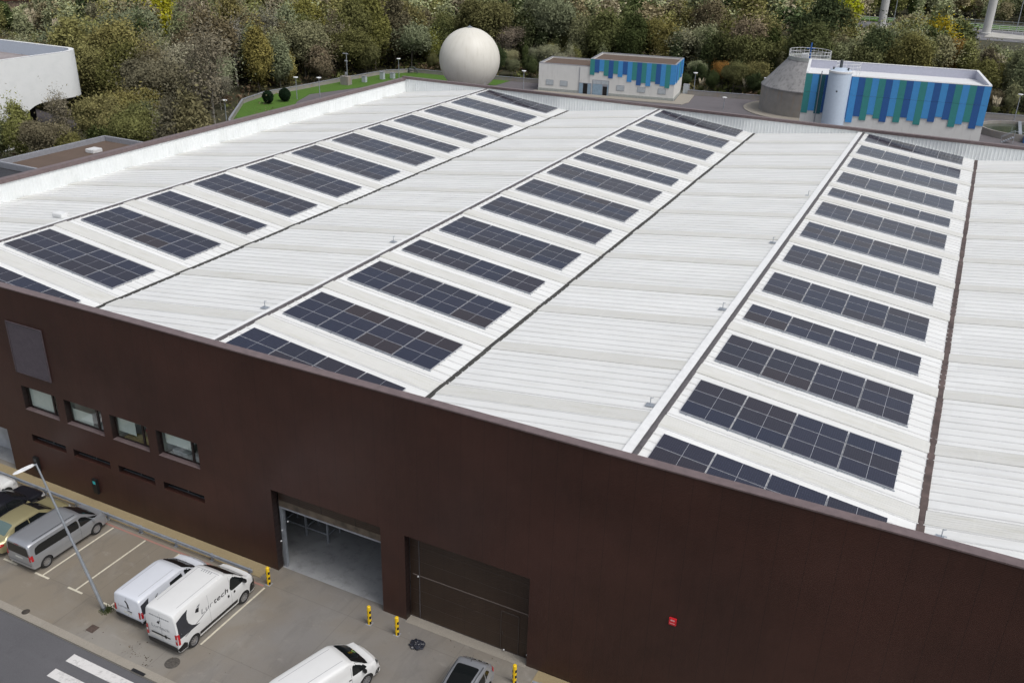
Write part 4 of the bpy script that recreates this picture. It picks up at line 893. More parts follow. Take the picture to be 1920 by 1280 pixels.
# building A, two volumes with blue fringe
A = thing('striped_building', 'smaller white building with short blue and teal fringe and low left wing', 'building', (1.2, 145.0, 0), R(8.5))
b = MB(); b.box(-16.6, 0, 0, 10.2, -.1, 6.4, 0); b.build('wall', [MT['white']], A)
b = MB(); b.box(-27.0, -16.61, .12, 10.0, -.1, 5.0, 0); b.build('wall', [MT['white']], A)
def para_roof(x0, x1, y0, y1, z, h, roofmat, parent, th=.25, capm='greytrim'):
    b = MB(); b.box(x0, x1, y0, y0+th, z, z+h); b.box(x0, x1, y1-th, y1, z, z+h); b.box(x0, x0+th, y0+th, y1-th, z, z+h); b.box(x1-th, x1, y0+th, y1-th, z, z+h)
    p = b.build('parapet', MT['white'], parent)
    b = MB(); e = .04; b.box(x0-e, x1+e, y0-e, y0+th+e, z+h, z+h+.06); b.box(x0-e, x1+e, y1-th-e, y1+e, z+h, z+h+.06); b.box(x0-e, x0+th+e, y0+th+e, y1-th-e, z+h, z+h+.06); b.box(x1-th-e, x1+e, y0+th+e, y1-th-e, z+h, z+h+.06); b.build('coping', MT[capm], p)
    b = MB(); b.box(x0+th, x1-th, y0+th, y1-th, z-.02, z+.05); b.build('roof', MT[roofmat], parent)
para_roof(-16.6, 0, 0, 10.2, 6.4, .35, 'brown_gravel', A); para_roof(-27.0, -16.62, .12, 10.0, 5.0, .30, 'brown_gravel', A)
zb_ = [3.8, 4.3, 4.6, 3.8, 3.4, 4.3, 3.8, 4.3, 3.0, 3.4, 2.5, 3.0, 2.5, 3.4, 3.0, 2.7, 2.4, 3.1]
cb_ = ['teal', 'navy', 'blue', 'teal', 'navy', 'teal', 'blue', 'navy', 'blue', 'teal', 'navy', 'teal', 'blue', 'teal', 'navy', 'blue', 'teal', 'blue']
for i, (z, c) in enumerate(zip(zb_, cb_)):
    b = MB(); b.box(-16.62+i*.923+.006, -16.62+(i+1)*.923-.006, -.10, -.003, z, 6.72); b.build('cladding_panel', MT[c], A)
for i in range(9):
    b = MB(); b.box(.003, .10, -.10+i*1.12+.006, -.10+(i+1)*1.12-.006, [3.2, 3.5, 3.1, 3.4, 3.3, 3.7, 3.5, 3.4, 3.9][i], 6.72); b.build('cladding_panel', MT[['blue', 'navy', 'blue', 'blue', 'teal', 'blue', 'navy', 'blue', 'blue'][i]], A)
for x in (-11.1, -7.0, -3.0, -25.4, -22.5):
    yy = 0 if x > -16 else .12
    b = MB(); b.box(x-.06, x+1.5, yy-.06, yy-.003, 1.18, 2.22, 0); b.box(x, x+1.44, yy-.075, yy-.061, 1.24, 2.16, 1); b.build('window', [MT['greytrim'], MT['palewin']], A)
b = MB(); b.box(-18.75, -16.15, -.02, .117, 0, 2.15, 0); b.box(-18.6, -17.85, -.04, -.021, .05, 2.05, 1); b.box(-17.82, -16.95, -.04, -.021, .05, 2.05, 2); b.box(-16.9, -16.3, -.04, -.021, .05, 2.05, 1); b.build('entrance_door', [MT['greytrim'], MT['bluedoor'], MT['blackhole']], A)
b = MB(); b.box(-16.0, -12.65, -.05, -.003, 0, 2.9, 0); b.box(-15.9, -13.95, -.07, -.051, .05, 2.1, 1); b.box(-15.9, -14.3, -.07, -.051, 2.15, 2.8, 2); b.box(-14.2, -12.75, -.07, -.051, 2.15, 2.8, 2); b.box(-13.85, -13.0, -.07, -.051, .05, 1.75, 3); b.box(-12.97, -12.75, -.07, -.051, .05, 2.1, 1)
b.build('entrance_door', [MT['greytrim'], MT['bluedoor'], MT['palewin'], MT['blackhole']], A)
b = MB(); b.box(-12.6, .06, -.06, -.003, -.1, .55); b.box(-27.06, -18.8, .06, .117, -.1, .55); b.box(.003, .06, 0, 10.2, -.1, .55); b.build('plinth', MT['plinth'], A)
b = MB(); b.box(-18.72, -18.62, .02, .117, 2.2, 5.0); b.build('downpipe', MT['greytrim'], A)
t_ = thing('gas_cylinder_cage', 'small grey steel cabinet at the rear corner of the smaller striped building', 'cabinet', (.9, 154.6, 0), R(8.5)); b = MB(); b.box(-.6, .6, -.5, .5, 0, 1.9); b.build('casing', MT['greytrim'], t_, bevel=.03); b = MB(); b.box(-.5, -.02, -.53, -.501, .1, 1.8); b.box(.02, .5, -.53, -.501, .1, 1.8); b.build('door', MT['palewin'], t_)

# building B, long blue striped hall
B = thing('striped_hall', 'long white hall with tall blue, navy and teal stripes on its front', 'building', (54.85, 123.5, 0), R(8.2))
b = MB(); b.box(-26.0, 0, 0, 15.6, -.1, 9.7); b.build('wall', MT['white'], B)
b = MB(); b.box(-26.0, 0, 0, .3, 9.7, 11.1); b.box(-26.0, 0, 15.3, 15.6, 9.7, 11.2); b.box(-26.0, -25.7, .3, 15.3, 9.7, 11.2); b.box(-.3, 0, .3, 15.3, 9.7, 11.2); b.build('parapet', simple('shade_tinted_parapet', (.43, .44, .52), .5, noise=.05), B)  # white parapet coloured lavender grey to imitate the dimmer light on its inner faces
b = MB(); b.add([(-25.7, .3, 10.95), (-.3, .3, 10.95), (-.3, 15.3, 9.9), (-25.7, 15.3, 9.9)], [(0, 1, 2, 3)]); b.build('roof', MT['whitecap'], B)
b = MB(); b.box(-19, -1.5, 2.2, 2.35, 10.80, 10.92); b.build('roof_gutter', simple('brown_strip', (.16, .13, .11), .7), B)
b = MB(); b.box(-26.05, .05, -.12, .34, 11.1, 11.18); b.box(-26.05, .05, 15.26, 15.65, 11.2, 11.27); b.box(-26.05, -25.66, .34, 15.26, 11.2, 11.27); b.box(-.34, .05, .34, 15.26, 11.2, 11.27); b.build('coping', MT['whitecap'], B)
seq = 'T B D N | N B N T B T N B T N B T B N B N T B T N B'.split()
zl = [5.2, 5.6, 5.2, 5.4, 5.0, 4.6, 4.7, 4.3, 5.3, 4.8, 5.7, 5.2, 4.8, 5.7, 4.9, 5.7, 5.3, 4.8, 5.8, 5.4, 6.2, 5.9, 4.9, 5.4, 5.8, 4.9, 5.4]
cols = 'T B D N N B N B N T B T N B T N B T B N B N T B T N B'.split()
cmap = dict(T='teal', B='blue', N='navy', D='dteal'); nB = 27; wB = 26.0/nB
for i in range(nB):
    x0 = -26.0+i*wB; b = MB(); b.box(x0+.006, x0+wB-.006, -.12, -.003, zl[i], 8.35, 0); b.box(x0+.006, x0+wB-.006, -.12, -.003, 8.38, 11.08, 0); b.build('cladding_panel', MT[cmap[cols[i]]], B)
b = MB(); b.tube((-23.75, -.22, 0), (-23.75, -.22, 11.6), .07, n=8); b.build('downpipe', MT['greytrim'], B)
# silo in front of it
t_ = thing('silo', 'tall pale blue-grey cylindrical silo standing in front of the striped hall', 'silo', (34.15, 119.2, 0)); rs_ = 1.66
b = MB(); b.lathe([(rs_, -.1), (rs_, 11.9), (rs_*.97, 12.05), (rs_*.5, 12.35), (.001, 12.45)], 40); b.build('shell', MT['silo'], t_, True, 30)
b = MB(); b.lathe([(rs_+.05, 11.75), (rs_+.05, 12.02), (rs_-.05, 12.06)], 40); b.build('top_ring', MT['whitecap'], t_)
b = MB(); b.tube((-.1, .1, 12.3), (-.1, .1, 13.5), .22, n=12); b.build('vent_stack', MT['steeldark'], t_)
for q in (-1.0, 1.1): b = MB(); b.tube((q, -.55, 12.0), (q, -.55, 12.55), .13, n=8); b.build('valve', MT['steeldark'], t_)
b = MB(); b.lathe([(.14, -.0), (.001, -.03)], 12, axis='y', c=(.1, -rs_-.01, 9.2)); b.build('inspection_port', MT['steeldark'], t_)
b = MB(); n = 20
for k in range(n):
    a0, a1 = 2*math.pi*k/n, 2*math.pi*(k+1)/n; rr_ = 1.75; p0 = Vector((rr_*math.cos(a0)+.6, rr_*math.sin(a0)+3.2, 0)); p1 = Vector((rr_*math.cos(a1)+.6, rr_*math.sin(a1)+3.2, 0))
    for z in (12.3, 12.8): b.tube(p0+Vector((0, 0, z)), p1+Vector((0, 0, z)), .035, n=5)
    if k % 2 == 0: b.tube(p0+Vector((0, 0, 11.2)), p0+Vector((0, 0, 12.8)), .03, n=5)
b.build('handrail', MT['whitemetal'], t_)
# concrete digester tank
t_ = thing('digester_tank', 'round weathered concrete tank with steep conical roof and railed platform', 'tank', (24.6, 149.6, 0)); rt = 7.8
b = MB(); b.lathe([(rt, -.1), (rt, 4.6)], 64); b.build('tank_wall', MT['oldconc'], t_, True)
b = MB(); b.lathe([(rt+.12, 4.45), (rt+.12, 4.65), (3.9, 9.2), (3.9, 9.35), (.001, 9.4)], 48); b.build('cone_roof', MT['conecon'], t_, True, 25)
b = MB(); b.lathe([(3.7, 9.3), (3.7, 9.9), (3.5, 9.9), (3.5, 9.45)], 48); b.build('upstand', MT['plinth'], t_)
b = MB(); n = 28
for k in range(n):
    a0, a1 = 2*math.pi*k/n, 2*math.pi*(k+1)/n; p0 = Vector((3.65*math.cos(a0), 3.65*math.sin(a0), 0)); p1 = Vector((3.65*math.cos(a1), 3.65*math.sin(a1), 0))
    for z in (10.4, 10.9): b.tube(p0+Vector((0, 0, z)), p1+Vector((0, 0, z)), .04, n=5)
    b.tube(p0+Vector((0, 0, 9.9)), p0+Vector((0, 0, 10.9)), .035, n=5)
b.build('handrail', MT['whitemetal'], t_)
b = MB(); b.tube((0, 0, 9.4), (0, 0, 12.2), .14, n=8); b.tube((-.8, 0, 11.2), (.8, 0, 11.2), .09, n=6); b.build('valve', MT['bluebin'], t_)
b = MB(); b.box(-1.0, .2, -3.3, -2.5, 9.41, 10.6); b.build('hatch', MT['whitemetal'], t_, bevel=.04)
# clarifier basin right of the hall
t_ = thing('clarifier_basin', 'low round concrete basin with dark water and steel stairs at the right edge', 'basin', (61.0, 150.0, 0))
b = MB(); b.lathe([(6.3, -.1), (6.3, 1.1), (6.0, 1.1), (6.0, .2)], 56); b.build('basin_wall', MT['oldconc'], t_, True, 30); b = MB(); b.lathe([(6.0, .62), (.001, .62)], 48); b.build('water', MT['water'], t_)
b = MB(); 
for i in range(6): b.box(-2.6+i*.28, -2.3+i*.28, -8.9+.0, -7.9, 0+.18*i, .06+.18*i)
for y in (-8.9, -7.9): b.tube((-2.7, y, .9), (-.9, y, 2.0), .04, n=6); b.tube((-2.7, y, 0), (-2.7, y, .9), .03, n=6); b.tube((-.9, y, 0), (-.9, y, 2.0), .03, n=6)
b.tube((-.9, -8.9, 2.0), (1.2, -8.9, 2.0), .04, n=6); b.tube((1.2, -8.9, 0), (1.2, -8.9, 2.0), .03, n=6); b.build('steel_stairs', MT['steel'], t_)
b = MB(); b.box(-.25, .25, -6, 6, 1.1, 1.2); b.build('bridge', MT['steel'], t_)
t_ = thing('skip_container', 'blue open container at the right edge beside the round basin', 'container', (63.3, 143.5, 0)); b = MB(); b.box(-1.7, 1.7, -.8, -.72, 0, 1.0); b.box(-1.7, 1.7, .72, .8, 0, 1.0); b.box(-1.7, -1.62, -.72, .72, 0, 1.0); b.box(1.62, 1.7, -.72, .72, 0, 1.0); b.box(-1.62, 1.62, -.72, .72, .05, .12); b.build('shell', MT['bluebin'], t_); b = MB(); b.box(-1.76, 1.76, -.88, -.81, .9, 1.06); b.box(-1.76, 1.76, .81, .88, .9, 1.06); b.build('rim_bar', MT['bluebin'], t_)

# lamps of the yard
def small_lamp(x, y, h, label, disc=True):
    t_ = thing('yard_lamp', label, 'lamp', (x, y, 0), 0, 'small yard lamps'); b = MB(); b.tube((0, 0, 0), (0, 0, h-.12), .09, .06, 8); b.build('pole', MT['steel'], t_)
    b = MB(); b.lathe([(.001, h+.06), (.42, h+.02), (.46, h-.06), (.20, h-.22), (.001, h-.24)], 16); b.build('lamp_head', MT['whitemetal'], t_)
small_lamp(-58.2, 106.5, 4.0, 'slim yard lamp on the lawn, right behind the two dark round bushes')
small_lamp(-54.6, 108.6, 4.0, 'slim yard lamp rising over the white parapet left of the weather mast')
small_lamp(-53.6, 82.9, 4.0, 'slim yard lamp at the left tip of the lawn')
small_lamp(-55.6, 136.8, 4.0, 'slim yard lamp on the lawn left of the white sphere')
small_lamp(-27.6, 138.6, 3.9, 'slim yard lamp just left of the smaller striped building')
small_lamp(2.0, 156.4, 4.0, 'slim yard lamp right of the smaller striped building', )
small_lamp(11.6, 142.9, 2.2, 'short lamp post in the yard between the striped buildings')
small_lamp(60.3, 161.5, 5.0, 'green lamp post at the right edge near the round basin')
small_lamp(15.6, 158.5, 4.0, 'yard lamp with pale head just left of the concrete cone tank')
t_ = thing('weather_mast', 'slim instrument mast on a concrete box beside the lawn wall', 'mast', (-59.9, 124.2, 0))
b = MB(); b.box(-1.0, .9, -.7, .7, 0, 1.7); b.build('cabinet', MT['oldconc'], t_, bevel=.04); b = MB(); b.tube((.3, 0, 1.7), (.3, 0, 6.2), .08, n=8); b.build('pole', MT['steel'], t_)
b = MB(); b.tube((-.5, 0, 6.0), (.7, 0, 6.0), .10, n=8); b.tube((-.1, 0, 4.6), (.4, 0, 4.6), .18, n=8); b.tube((.1, -.2, 2.0), (.1, -.2, 2.5), .18, n=8); b.build('instrument', MT['greytrim'], t_)
for (x, y, h, lb) in ((-58.6, 128.6, 1.2, 'grey service box on the lawn right of the instrument mast'), (-57.6, 133.6, 1.5, 'larger white service box on the lawn near the warehouse corner'), (-56.4, 135.6, 1.2, 'small white service box beside the lamp left of the sphere')):
    t_ = thing('service_box', lb, 'box', (x, y, 0)); b = MB(); b.box(-.45, .45, -.35, .35, .05, h); b.build('casing', MT['palewin'], t_, bevel=.03); b = MB(); b.box(-.5, .5, -.4, .4, h+.001, h+.06); b.build('lid', MT['greytrim'], t_)
t_ = thing('bench_sculpture', 'dark round metal frame standing on the lawn left of the sphere', 'frame', (-56.6, 143.8, 0)); b = MB(); n = 20
for k in range(n):
    a0, a1 = math.pi*k/n, math.pi*(k+1)/n; b.tube((1.1*math.cos(a0), 0, .3+1.1*math.sin(a0)), (1.1*math.cos(a1), 0, .3+1.1*math.sin(a1)), .1, n=6)
b.tube((-1.1, 0, 0), (-1.1, 0, .3), .1, n=6); b.tube((1.1, 0, 0), (1.1, 0, .3), .1, n=6); b.build('hoop', MT['steeldark'], t_); b = MB(); b.box(-.9, .9, -.3, .3, .5, .58); b.box(-.7, .7, -.2, .2, 1.0, 1.05); b.build('shelf', MT['steeldark'], t_)

# annex roofs on the left
t_ = thing('annex', 'low annex with brown gravel roof beside the left side of the warehouse', 'building', (-45.8, 37.0, 0))
b = MB(); b.box(0, 33.2, 0, 15.5, -.1, 4.3); b.build('wall', MT['facade'], t_); b = MB(); b.box(.3, 33, .3, 15.2, 4.31, 4.4); b.build('roof', MT['brown_gravel'], t_)
b = MB(); b.box(-.05, .3, 0, 15.5, 4.3, 5.0); b.box(.3, 33.2, 15.2, 15.55, 4.3, 5.0); b.box(.3, 33.2, -.05, .25, 4.3, 5.0); b.build('parapet', MT['greytrim'], t_)
b = MB(); b.box(3.2, 4.6, 9.6, 11.0, 4.41, 4.85); b.build('roof_hatch', MT['whitemetal'], t_, bevel=.05)
t_ = thing('annex', 'low annex with black flat roof at the left edge, before the gravel roofed one', 'building', (-45.8, 20, 0))
b = MB(); b.box(0, 33.2, 0, 16.8, -.1, 4.3); b.build('wall', MT['facade'], t_); b = MB(); b.box(.3, 33, .3, 16.6, 4.31, 4.4); b.build('roof', MT['black_roof'], t_); b = MB(); b.box(-.05, .3, 0, 16.8, 4.3, 5.0); b.build('parapet', MT['greytrim'], t_)

# white building with rounded corner and cantilever
t_ = thing('rounded_building', 'white modern building with a rounded cantilevered corner at the left edge', 'building', (0, 0, 0))
def foot(inset=0):
    x1, y1 = -67.4-inset, 69.6-inset; r_ = 3.6-inset*.6; P = [(-130, 10), (x1, 10)]
    for k in range(13): a = math.pi/2*k/12; P.append((x1-r_+r_*math.cos(a), y1-r_+r_*math.sin(a)))
    return P + [(-130, y1)]
def shell(P, zlo, zhi, out, flip=False, mi=0):
    """vertical skin over an open polyline with a lower edge that may vary"""
    n = len(P); vs = [(p[0], p[1], zlo(p)) for p in P] + [(p[0], p[1], zhi) for p in P]
    fs = [(i, i+1, i+1+n, i+n) for i in range(n-1)]
    out.add(vs, [f[::-1] for f in fs] if flip else fs, mi)
def zlow(p):
    if p[0] > -67.2 or True:
        y = p[1]
        if y < 56.8: return -.1
        if y < 61.2 and p[0] > -70: u = (61.2-y)/4.4; return 5.5-3.6*(1-math.sqrt(max(0, 1-u*u)))-(2.0 if u > .995 else 0)
        return 5.5
P = [(-67.4, 10), (-67.4, 56.79)] + [(-67.4, 56.8+.02+4.38*k/10) for k in range(11)] + foot()[2:15] + [(-80, 69.6), (-130, 69.6)]
b = MB(); shell(P, zlow, 12.0, b); b.build('outer_wall', MT['whitebld'], t_, True, 30)
Pi = [(-68.0, 10)] + foot(.6)[2:15] + [(-130, 69.0)]
b = MB(); shell(Pi, lambda p: 10.2, 12.0, b, True); b.build('inner_parapet', simple('pale_blue_lining', (.50, .56, .64), .5, noise=.05), t_, True, 30)
Po, Pn = foot(0)[1:], foot(.6)[1:]; n = len(Po); b = MB(); b.add([(x, y, 12.02) for x, y in Po] + [(x, y, 12.02) for x, y in Pn], [(i, i+1, i+1+n, i+n) for i in range(n-1)]); b.build('coping', MT['whitecap'], t_)
b = MB(); b.add([(x, y, 10.2) for x, y in foot(.5)], [tuple(range(len(foot(.5))))]); b.build('roof', m_stained('grey_membrane', (.24, .21, .21), (.36, .33, .33), (.13, .10, .10), (.12, .12, 1), .8), t_)
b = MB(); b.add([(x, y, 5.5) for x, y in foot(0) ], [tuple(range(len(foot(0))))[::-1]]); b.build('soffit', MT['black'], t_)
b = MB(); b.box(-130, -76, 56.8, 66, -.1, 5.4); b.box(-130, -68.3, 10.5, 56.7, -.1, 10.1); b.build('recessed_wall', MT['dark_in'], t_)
b = MB(); b.prism([(-90, 66), (-71, 66), (-74, 72), (-90, 76)], -.19, -.1); struct(b.build('service_road', MT['yard']))
# red tiled house far at the upper left
t_ = thing('tiled_house', 'distant house with orange tiled roof at the upper left', 'house', (-207, 172, 0), R(50)); b = MB(); b.box(-9, 9, -5, 5, -.2, 4.6); b.build('wall', simple('brown_stone_wall', (.2, .14, .11), .8), t_)
b = MB(); b.add([(-9.6, -5.8, 4.6), (9.6, -5.8, 4.6), (9.6, 0, 7.4), (-9.6, 0, 7.4), (-9.6, 5.8, 4.6), (9.6, 5.8, 4.6)], [(0, 1, 2, 3), (3, 2, 5, 4), (0, 3, 4), (1, 5, 2)]); b.build('roof', MT['rooftile'], t_)
# viaduct piers, rails, poles
for x, lb in ((19.9, 'pale concrete viaduct pier behind the yellow tree at the top'), (52.3, 'pale concrete viaduct pier at the top right beside the road')):
    t_ = thing('viaduct_pier', lb, 'pier', (x, 320, 0)); b = MB(); n = 24
    b.lathe([(1.3, -.2), (1.3, 30)], n); b.build('shaft', MT['pier'], t_, True); b = MB(); b.lathe([(1.9, -.2), (1.9, .5), (1.3, .6)], n); b.build('footing', MT['pier'], t_, True, 30)
for x, y, lb in ((22.2, 336, 'thin tall pole beside the left viaduct pier'), (61.2, 336, 'thin tall pole right of the right viaduct pier')):
    b = MB(); b.tube((0, 0, -.1), (0, 0, 14), .14, .09, 8); t_ = thing('light_pole', lb, 'pole', (x, y, 0)); b.build('shaft', MT['steel'], t_); b = MB(); b.box(-1.2, 0, -.12, .12, 14, 14.1); b.build('arm', MT['steel'], t_)
def far_rail(y, x0, x1, h, lb, mat='whitemetal'):
    t_ = thing('road_railing', lb, 'railing', (x0, y, 0)); b = MB()
    for z in (h, h*.6): b.box(0, x1-x0, -.05, .05, z-.08, z+.08)
    b.build('bar', MT[mat], t_); b = MB(); x = 0
    while x < x1-x0: b.box(x-.06, x+.06, -.05, .05, -.1, h); x += 3.
    b.build('posts', MT[mat], t_)
far_rail(326, 36, 120, 1.3, 'pale railing along the near side of the far road, by the right pier'); far_rail(337.5, -10, 120, 1.5, 'pale railing along the far side of the far road'); far_rail(345, 30, 120, 2.2, 'grey railing above the grass strip beyond the far road', 'greytrim')
# bushes on the lawn

# ------------------------------------------------------------------ foliage
def leaf_quads(P, size, r, elong=2.2, up=.3, nrm_noise=1.0):
    """P: (n,3) centres -> verts (4n,3): small elongated quads in random attitude, tips biased up/outward"""
    n = len(P); d = r.normal(size=(n, 3)); d[:, 2] = np.abs(d[:, 2])*up*2+d[:, 2]*(1-up); d /= np.linalg.norm(d, axis=1, keepdims=True)
    q = r.normal(size=(n, 3)); q -= (q*d).sum(1, keepdims=True)*d; q /= np.linalg.norm(q, axis=1, keepdims=True)
    s = (size*r.uniform(.6, 1.4, n))[:, None]; a = d*s*elong*.5; w_ = q*s*.5
    return np.stack([P-a-w_*.5, P-a*.1+w_, P+a, P-a*.1-w_], 1).reshape(-1, 3)
def crown_points(kind, H, Rr, r, dens):
    """lobed crown: returns leaf centres and lobe centres"""
    lobes = []
    if kind == 'round':
        n = 17; zc, rx, rz = H*.62, Rr*.66, H*.30
    elif kind == 'plume':
        n = 16; zc, rx, rz = H*.60, Rr*.55, H*.36
    elif kind == 'spread':
        n = 22; zc, rx, rz = H*.66, Rr*.78, H*.22
    else:
        n = 13; zc, rx, rz = H*.5, Rr*.35, H*.42
    for i in range(n):
        while True:
            v = r.uniform(-1, 1, 3)
            if .25 < np.linalg.norm(v) < 1: break
        lobes.append((v[0]*rx, v[1]*rx, zc+v[2]*rz, r.uniform(.30, .52)*Rr*(.85 if kind != 'cone' else .7)))
    pts = []
    for x, y, z, rad in lobes:
        m = int(dens*rad*rad*r.uniform(.45, 1.5)); v = r.normal(size=(m, 3)); v /= np.linalg.norm(v, axis=1, keepdims=True); v[:, 2] = v[:, 2]*.9+.12
        rr_ = rad*(r.uniform(0, 1, m)**.33)*(1+.22*r.normal(size=m)); st = np.array([1, 1, 1.55 if kind == 'plume' else (.8 if kind == 'spread' else 1.15)])
        pts.append(np.array([x, y, z])+v*rr_[:, None]*st)
    m = int(dens*Rr*.8); v = r.normal(size=(m, 3))*np.array([rx*.6, rx*.6, rz*.7])+np.array([0, 0, zc]); pts.append(v)
    return np.concatenate(pts), lobes
def quad_mesh(name, V, mat, tint=None):
    me = bpy.data.meshes.new(name); n = len(V)//4
    me.vertices.add(4*n); me.vertices.foreach_set('co', V.astype(np.float32).ravel()); me.loops.add(4*n); me.loops.foreach_set('vertex_index', np.arange(4*n, dtype=np.int32))
    me.polygons.add(n); me.polygons.foreach_set('loop_start', np.arange(0, 4*n, 4, dtype=np.int32)); me.polygons.foreach_set('loop_total', np.full(n, 4, dtype=np.int32)); me.materials.append(mat)
    if tint is not None:
        at = me.color_attributes.new('tint', 'FLOAT_COLOR', 'CORNER'); at.data.foreach_set('color', np.repeat(np.c_[tint, np.ones(n)], 4, axis=0).astype(np.float32).ravel())
    me.update(calc_edges=True); return me
def tree_proto(kind, H, Rr, seed, dens=720, size=.20):
    r = np.random.default_rng(seed); pts, lobes = crown_points(kind, H, Rr, r, dens)
    cm = quad_mesh('crown', leaf_quads(pts, size, r, 2.6 if kind in ('plume', 'bare') else 1.9, .5 if kind == 'plume' else .2), MT['leaf'])
    b = MB(); tr = max(.10, H*.014); top = Vector((r.normal()*.3, r.normal()*.3, H*.7)); mid = Vector((r.normal()*.15, r.normal()*.15, H*.35))
    b.tube((0, 0, -.3), mid, tr, tr*.72, 7, cap=False); b.tube(mid, top, tr*.72, tr*.25, 6, cap=False)
    for i, (x, y, z, rad) in enumerate(lobes):
        t0 = r.uniform(.25, .8); p = mid.lerp(top, t0) if t0 > .4 else Vector((0, 0, 0)).lerp(mid, t0+.55); e = Vector((x, y, z)); k = p.lerp(e, .5)+Vector((0, 0, -.06*H)); b.tube(p, k, tr*.32, tr*.22, 5, cap=False); b.tube(k, e, tr*.22, tr*.06, 4, cap=False)
        for q in range(3): e2 = e+Vector(r.normal(size=3))*rad*.6; b.tube(e, e2, tr*.10, tr*.03, 3, cap=False)
    tm = bpy.data.meshes.new('trunk'); tm.from_pydata(b.v, [], b.f); tm.materials.append(MT['bark']); tm.update()
    return cm, tm
PROT = {}
for kind, specs in dict(round=[(9, 3.6), (10, 4.2), (8, 3.4), (11, 4.4)], plume=[(10, 3.2), (12, 3.6), (9, 3.0), (11, 3.4)], spread=[(10, 4.8), (9, 4.2), (11, 5.0)], cone=[(9, 2.6), (11, 2.8)]).items():
    PROT[kind] = [tree_proto(kind, h, rr_, 100+i*7+len(kind)*31) for i, (h, rr_) in enumerate(specs)]
PROT['bare'] = [tree_proto('spread', 10, 4.2, 501, dens=170, size=.14), tree_proto('plume', 12, 3.6, 502, dens=150, size=.14)]
KINDS = {   # label, crown kinds, colours, bark
 'olive': ('olive green broadleaf tree in the dense wood', ['round', 'spread', 'round'], [(.094, .096, .036), (.104, .102, .038), (.080, .086, .032)], (.10, .085, .065)),
 'grey': ('pale grey-green willow with feathery crown in the wood', ['plume', 'spread'], [(.125, .138, .075), (.112, .125, .066), (.14, .145, .085)], (.14, .13, .11)),
 'brown': ('brownish autumn tree with thinning leaves in the wood', ['spread', 'round', 'plume'], [(.096, .088, .050), (.104, .092, .052), (.088, .084, .048)], (.12, .10, .08)),
 'dark': ('dark green tree in the shade of the wood', ['round', 'cone'], [(.036, .048, .018), (.045, .055, .022), (.030, .042, .018)], (.06, .05, .04)),
 'mustard': ('yellowish green autumn tree in the wood', ['round', 'plume'], [(.120, .122, .038), (.126, .120, .042), (.110, .114, .034)], (.12, .10, .08)),
 'bare': ('nearly bare tree with pale grey branches in the wood', ['bare'], [(.125, .115, .075), (.11, .105, .07)], (.26, .245, .21)) }
def put_tree(x, y, kind, crown, color, barkc, s, sz=None, label=None, group='trees of the wood behind the warehouse', i=None, name='tree'):
    cm, tm = PROT[crown][random.randrange(len(PROT[crown])) if i is None else i]
    t_ = thing(name, label, 'tree', (x, y, -.2), random.uniform(0, 6.28), group); t_.scale = (s, s, sz or s)
    c = link('crown', cm, t_); c.color = (*color, 1); k = link('trunk', tm, t_); k.color = (*barkc, 1); return t_
inv = cam.matrix_world.inverted(); FP = 1727.43
def pix(x, y, z):
    v = inv @ Vector((x, y, z)); return (960+FP*v.x/-v.z, 640-FP*v.y/-v.z) if v.z < 0 else (1e9, 1e9)
def inpoly(x, y, P):
    c = False; j = len(P)-1
    for i in range(len(P)):
        if (P[i][1] > y) != (P[j][1] > y) and x < (P[j][0]-P[i][0])*(y-P[i][1])/(P[j][1]-P[i][1])+P[i][0]: c = not c
        j = i
    return c
KEEP = [(-45, 58), (-46, 76), (-55.5, 85), (-65.2, 98), (-67.4, 106), (-66.4, 114), (-65, 127), (-63.2, 141), (-59, 148.5), (-50, 150), (-35, 151.8), (62, 168.4), (140, 181), (140, -60), (-9, -60), (-9, 56), (-11, 73)]
def ok(x, y):
    if inpoly(x, y, KEEP) : return False
    if x > -50 and y < 55: return False
    if x < -62.5 and y < 73 and not (x > -64 and y < 60): return False
    if -92 < x < -68.3 and 60 < y < 74: return False
    if math.hypot(x+207, y-172) < 13: return False
    if math.hypot(x+51, y-81) < 7.5: return False
    if x > 36 and 300 < y < 360: return False
    if x > 40 and y > 262 and y < 303: return False
    if 303 < y < 356 and x > 8: return False
    return True
sites = []; rr = random.Random(21); gy = 52.
while gy < 520:
    sp = 5.2 if gy < 190 else (6.0 if gy < 260 else 7.6); gx = -330.
    while gx < 130:
        x, y = gx+rr.uniform(-.42, .42)*sp, gy+rr.uniform(-.42, .42)*sp; gx += sp
        if not ok(x, y): continue
        u, v = pix(x, y, 6); u0, v0 = pix(x, y, 13)
        if -90 < u < 2010 and v > -45 and v0 < 420 and (v < 330): sites.append((math.dist((x, y), CAM[:2]), x, y, u, v))
    gy += sp
# hidden behind buildings: cheap cull of sites fully behind the striped buildings' or warehouse's silhouettes is not needed
sites.sort()
def zone_kind(x, y, u, v):
    q = rr.random(); nf = mn.noise(Vector((x*.028, y*.028, 3.1))); nf2 = mn.noise(Vector((x*.05, y*.05, 9.1)))
    if u > 820:      # right side: darker, grey-green
        if q < .30+nf*.3: return 'grey'
        if q < .56: return 'dark'
        if q < .80: return 'olive'
        return 'brown' if q < .94 else 'bare'
    if nf > .15 and q < .55: return 'grey'
    if nf2 > .2 and q < .5: return 'brown'
    return 'olive' if q < .42 else 'grey' if q < .58 else 'mustard' if q < .70 else 'brown' if q < .84 else 'dark' if q < .93 else 'bare'
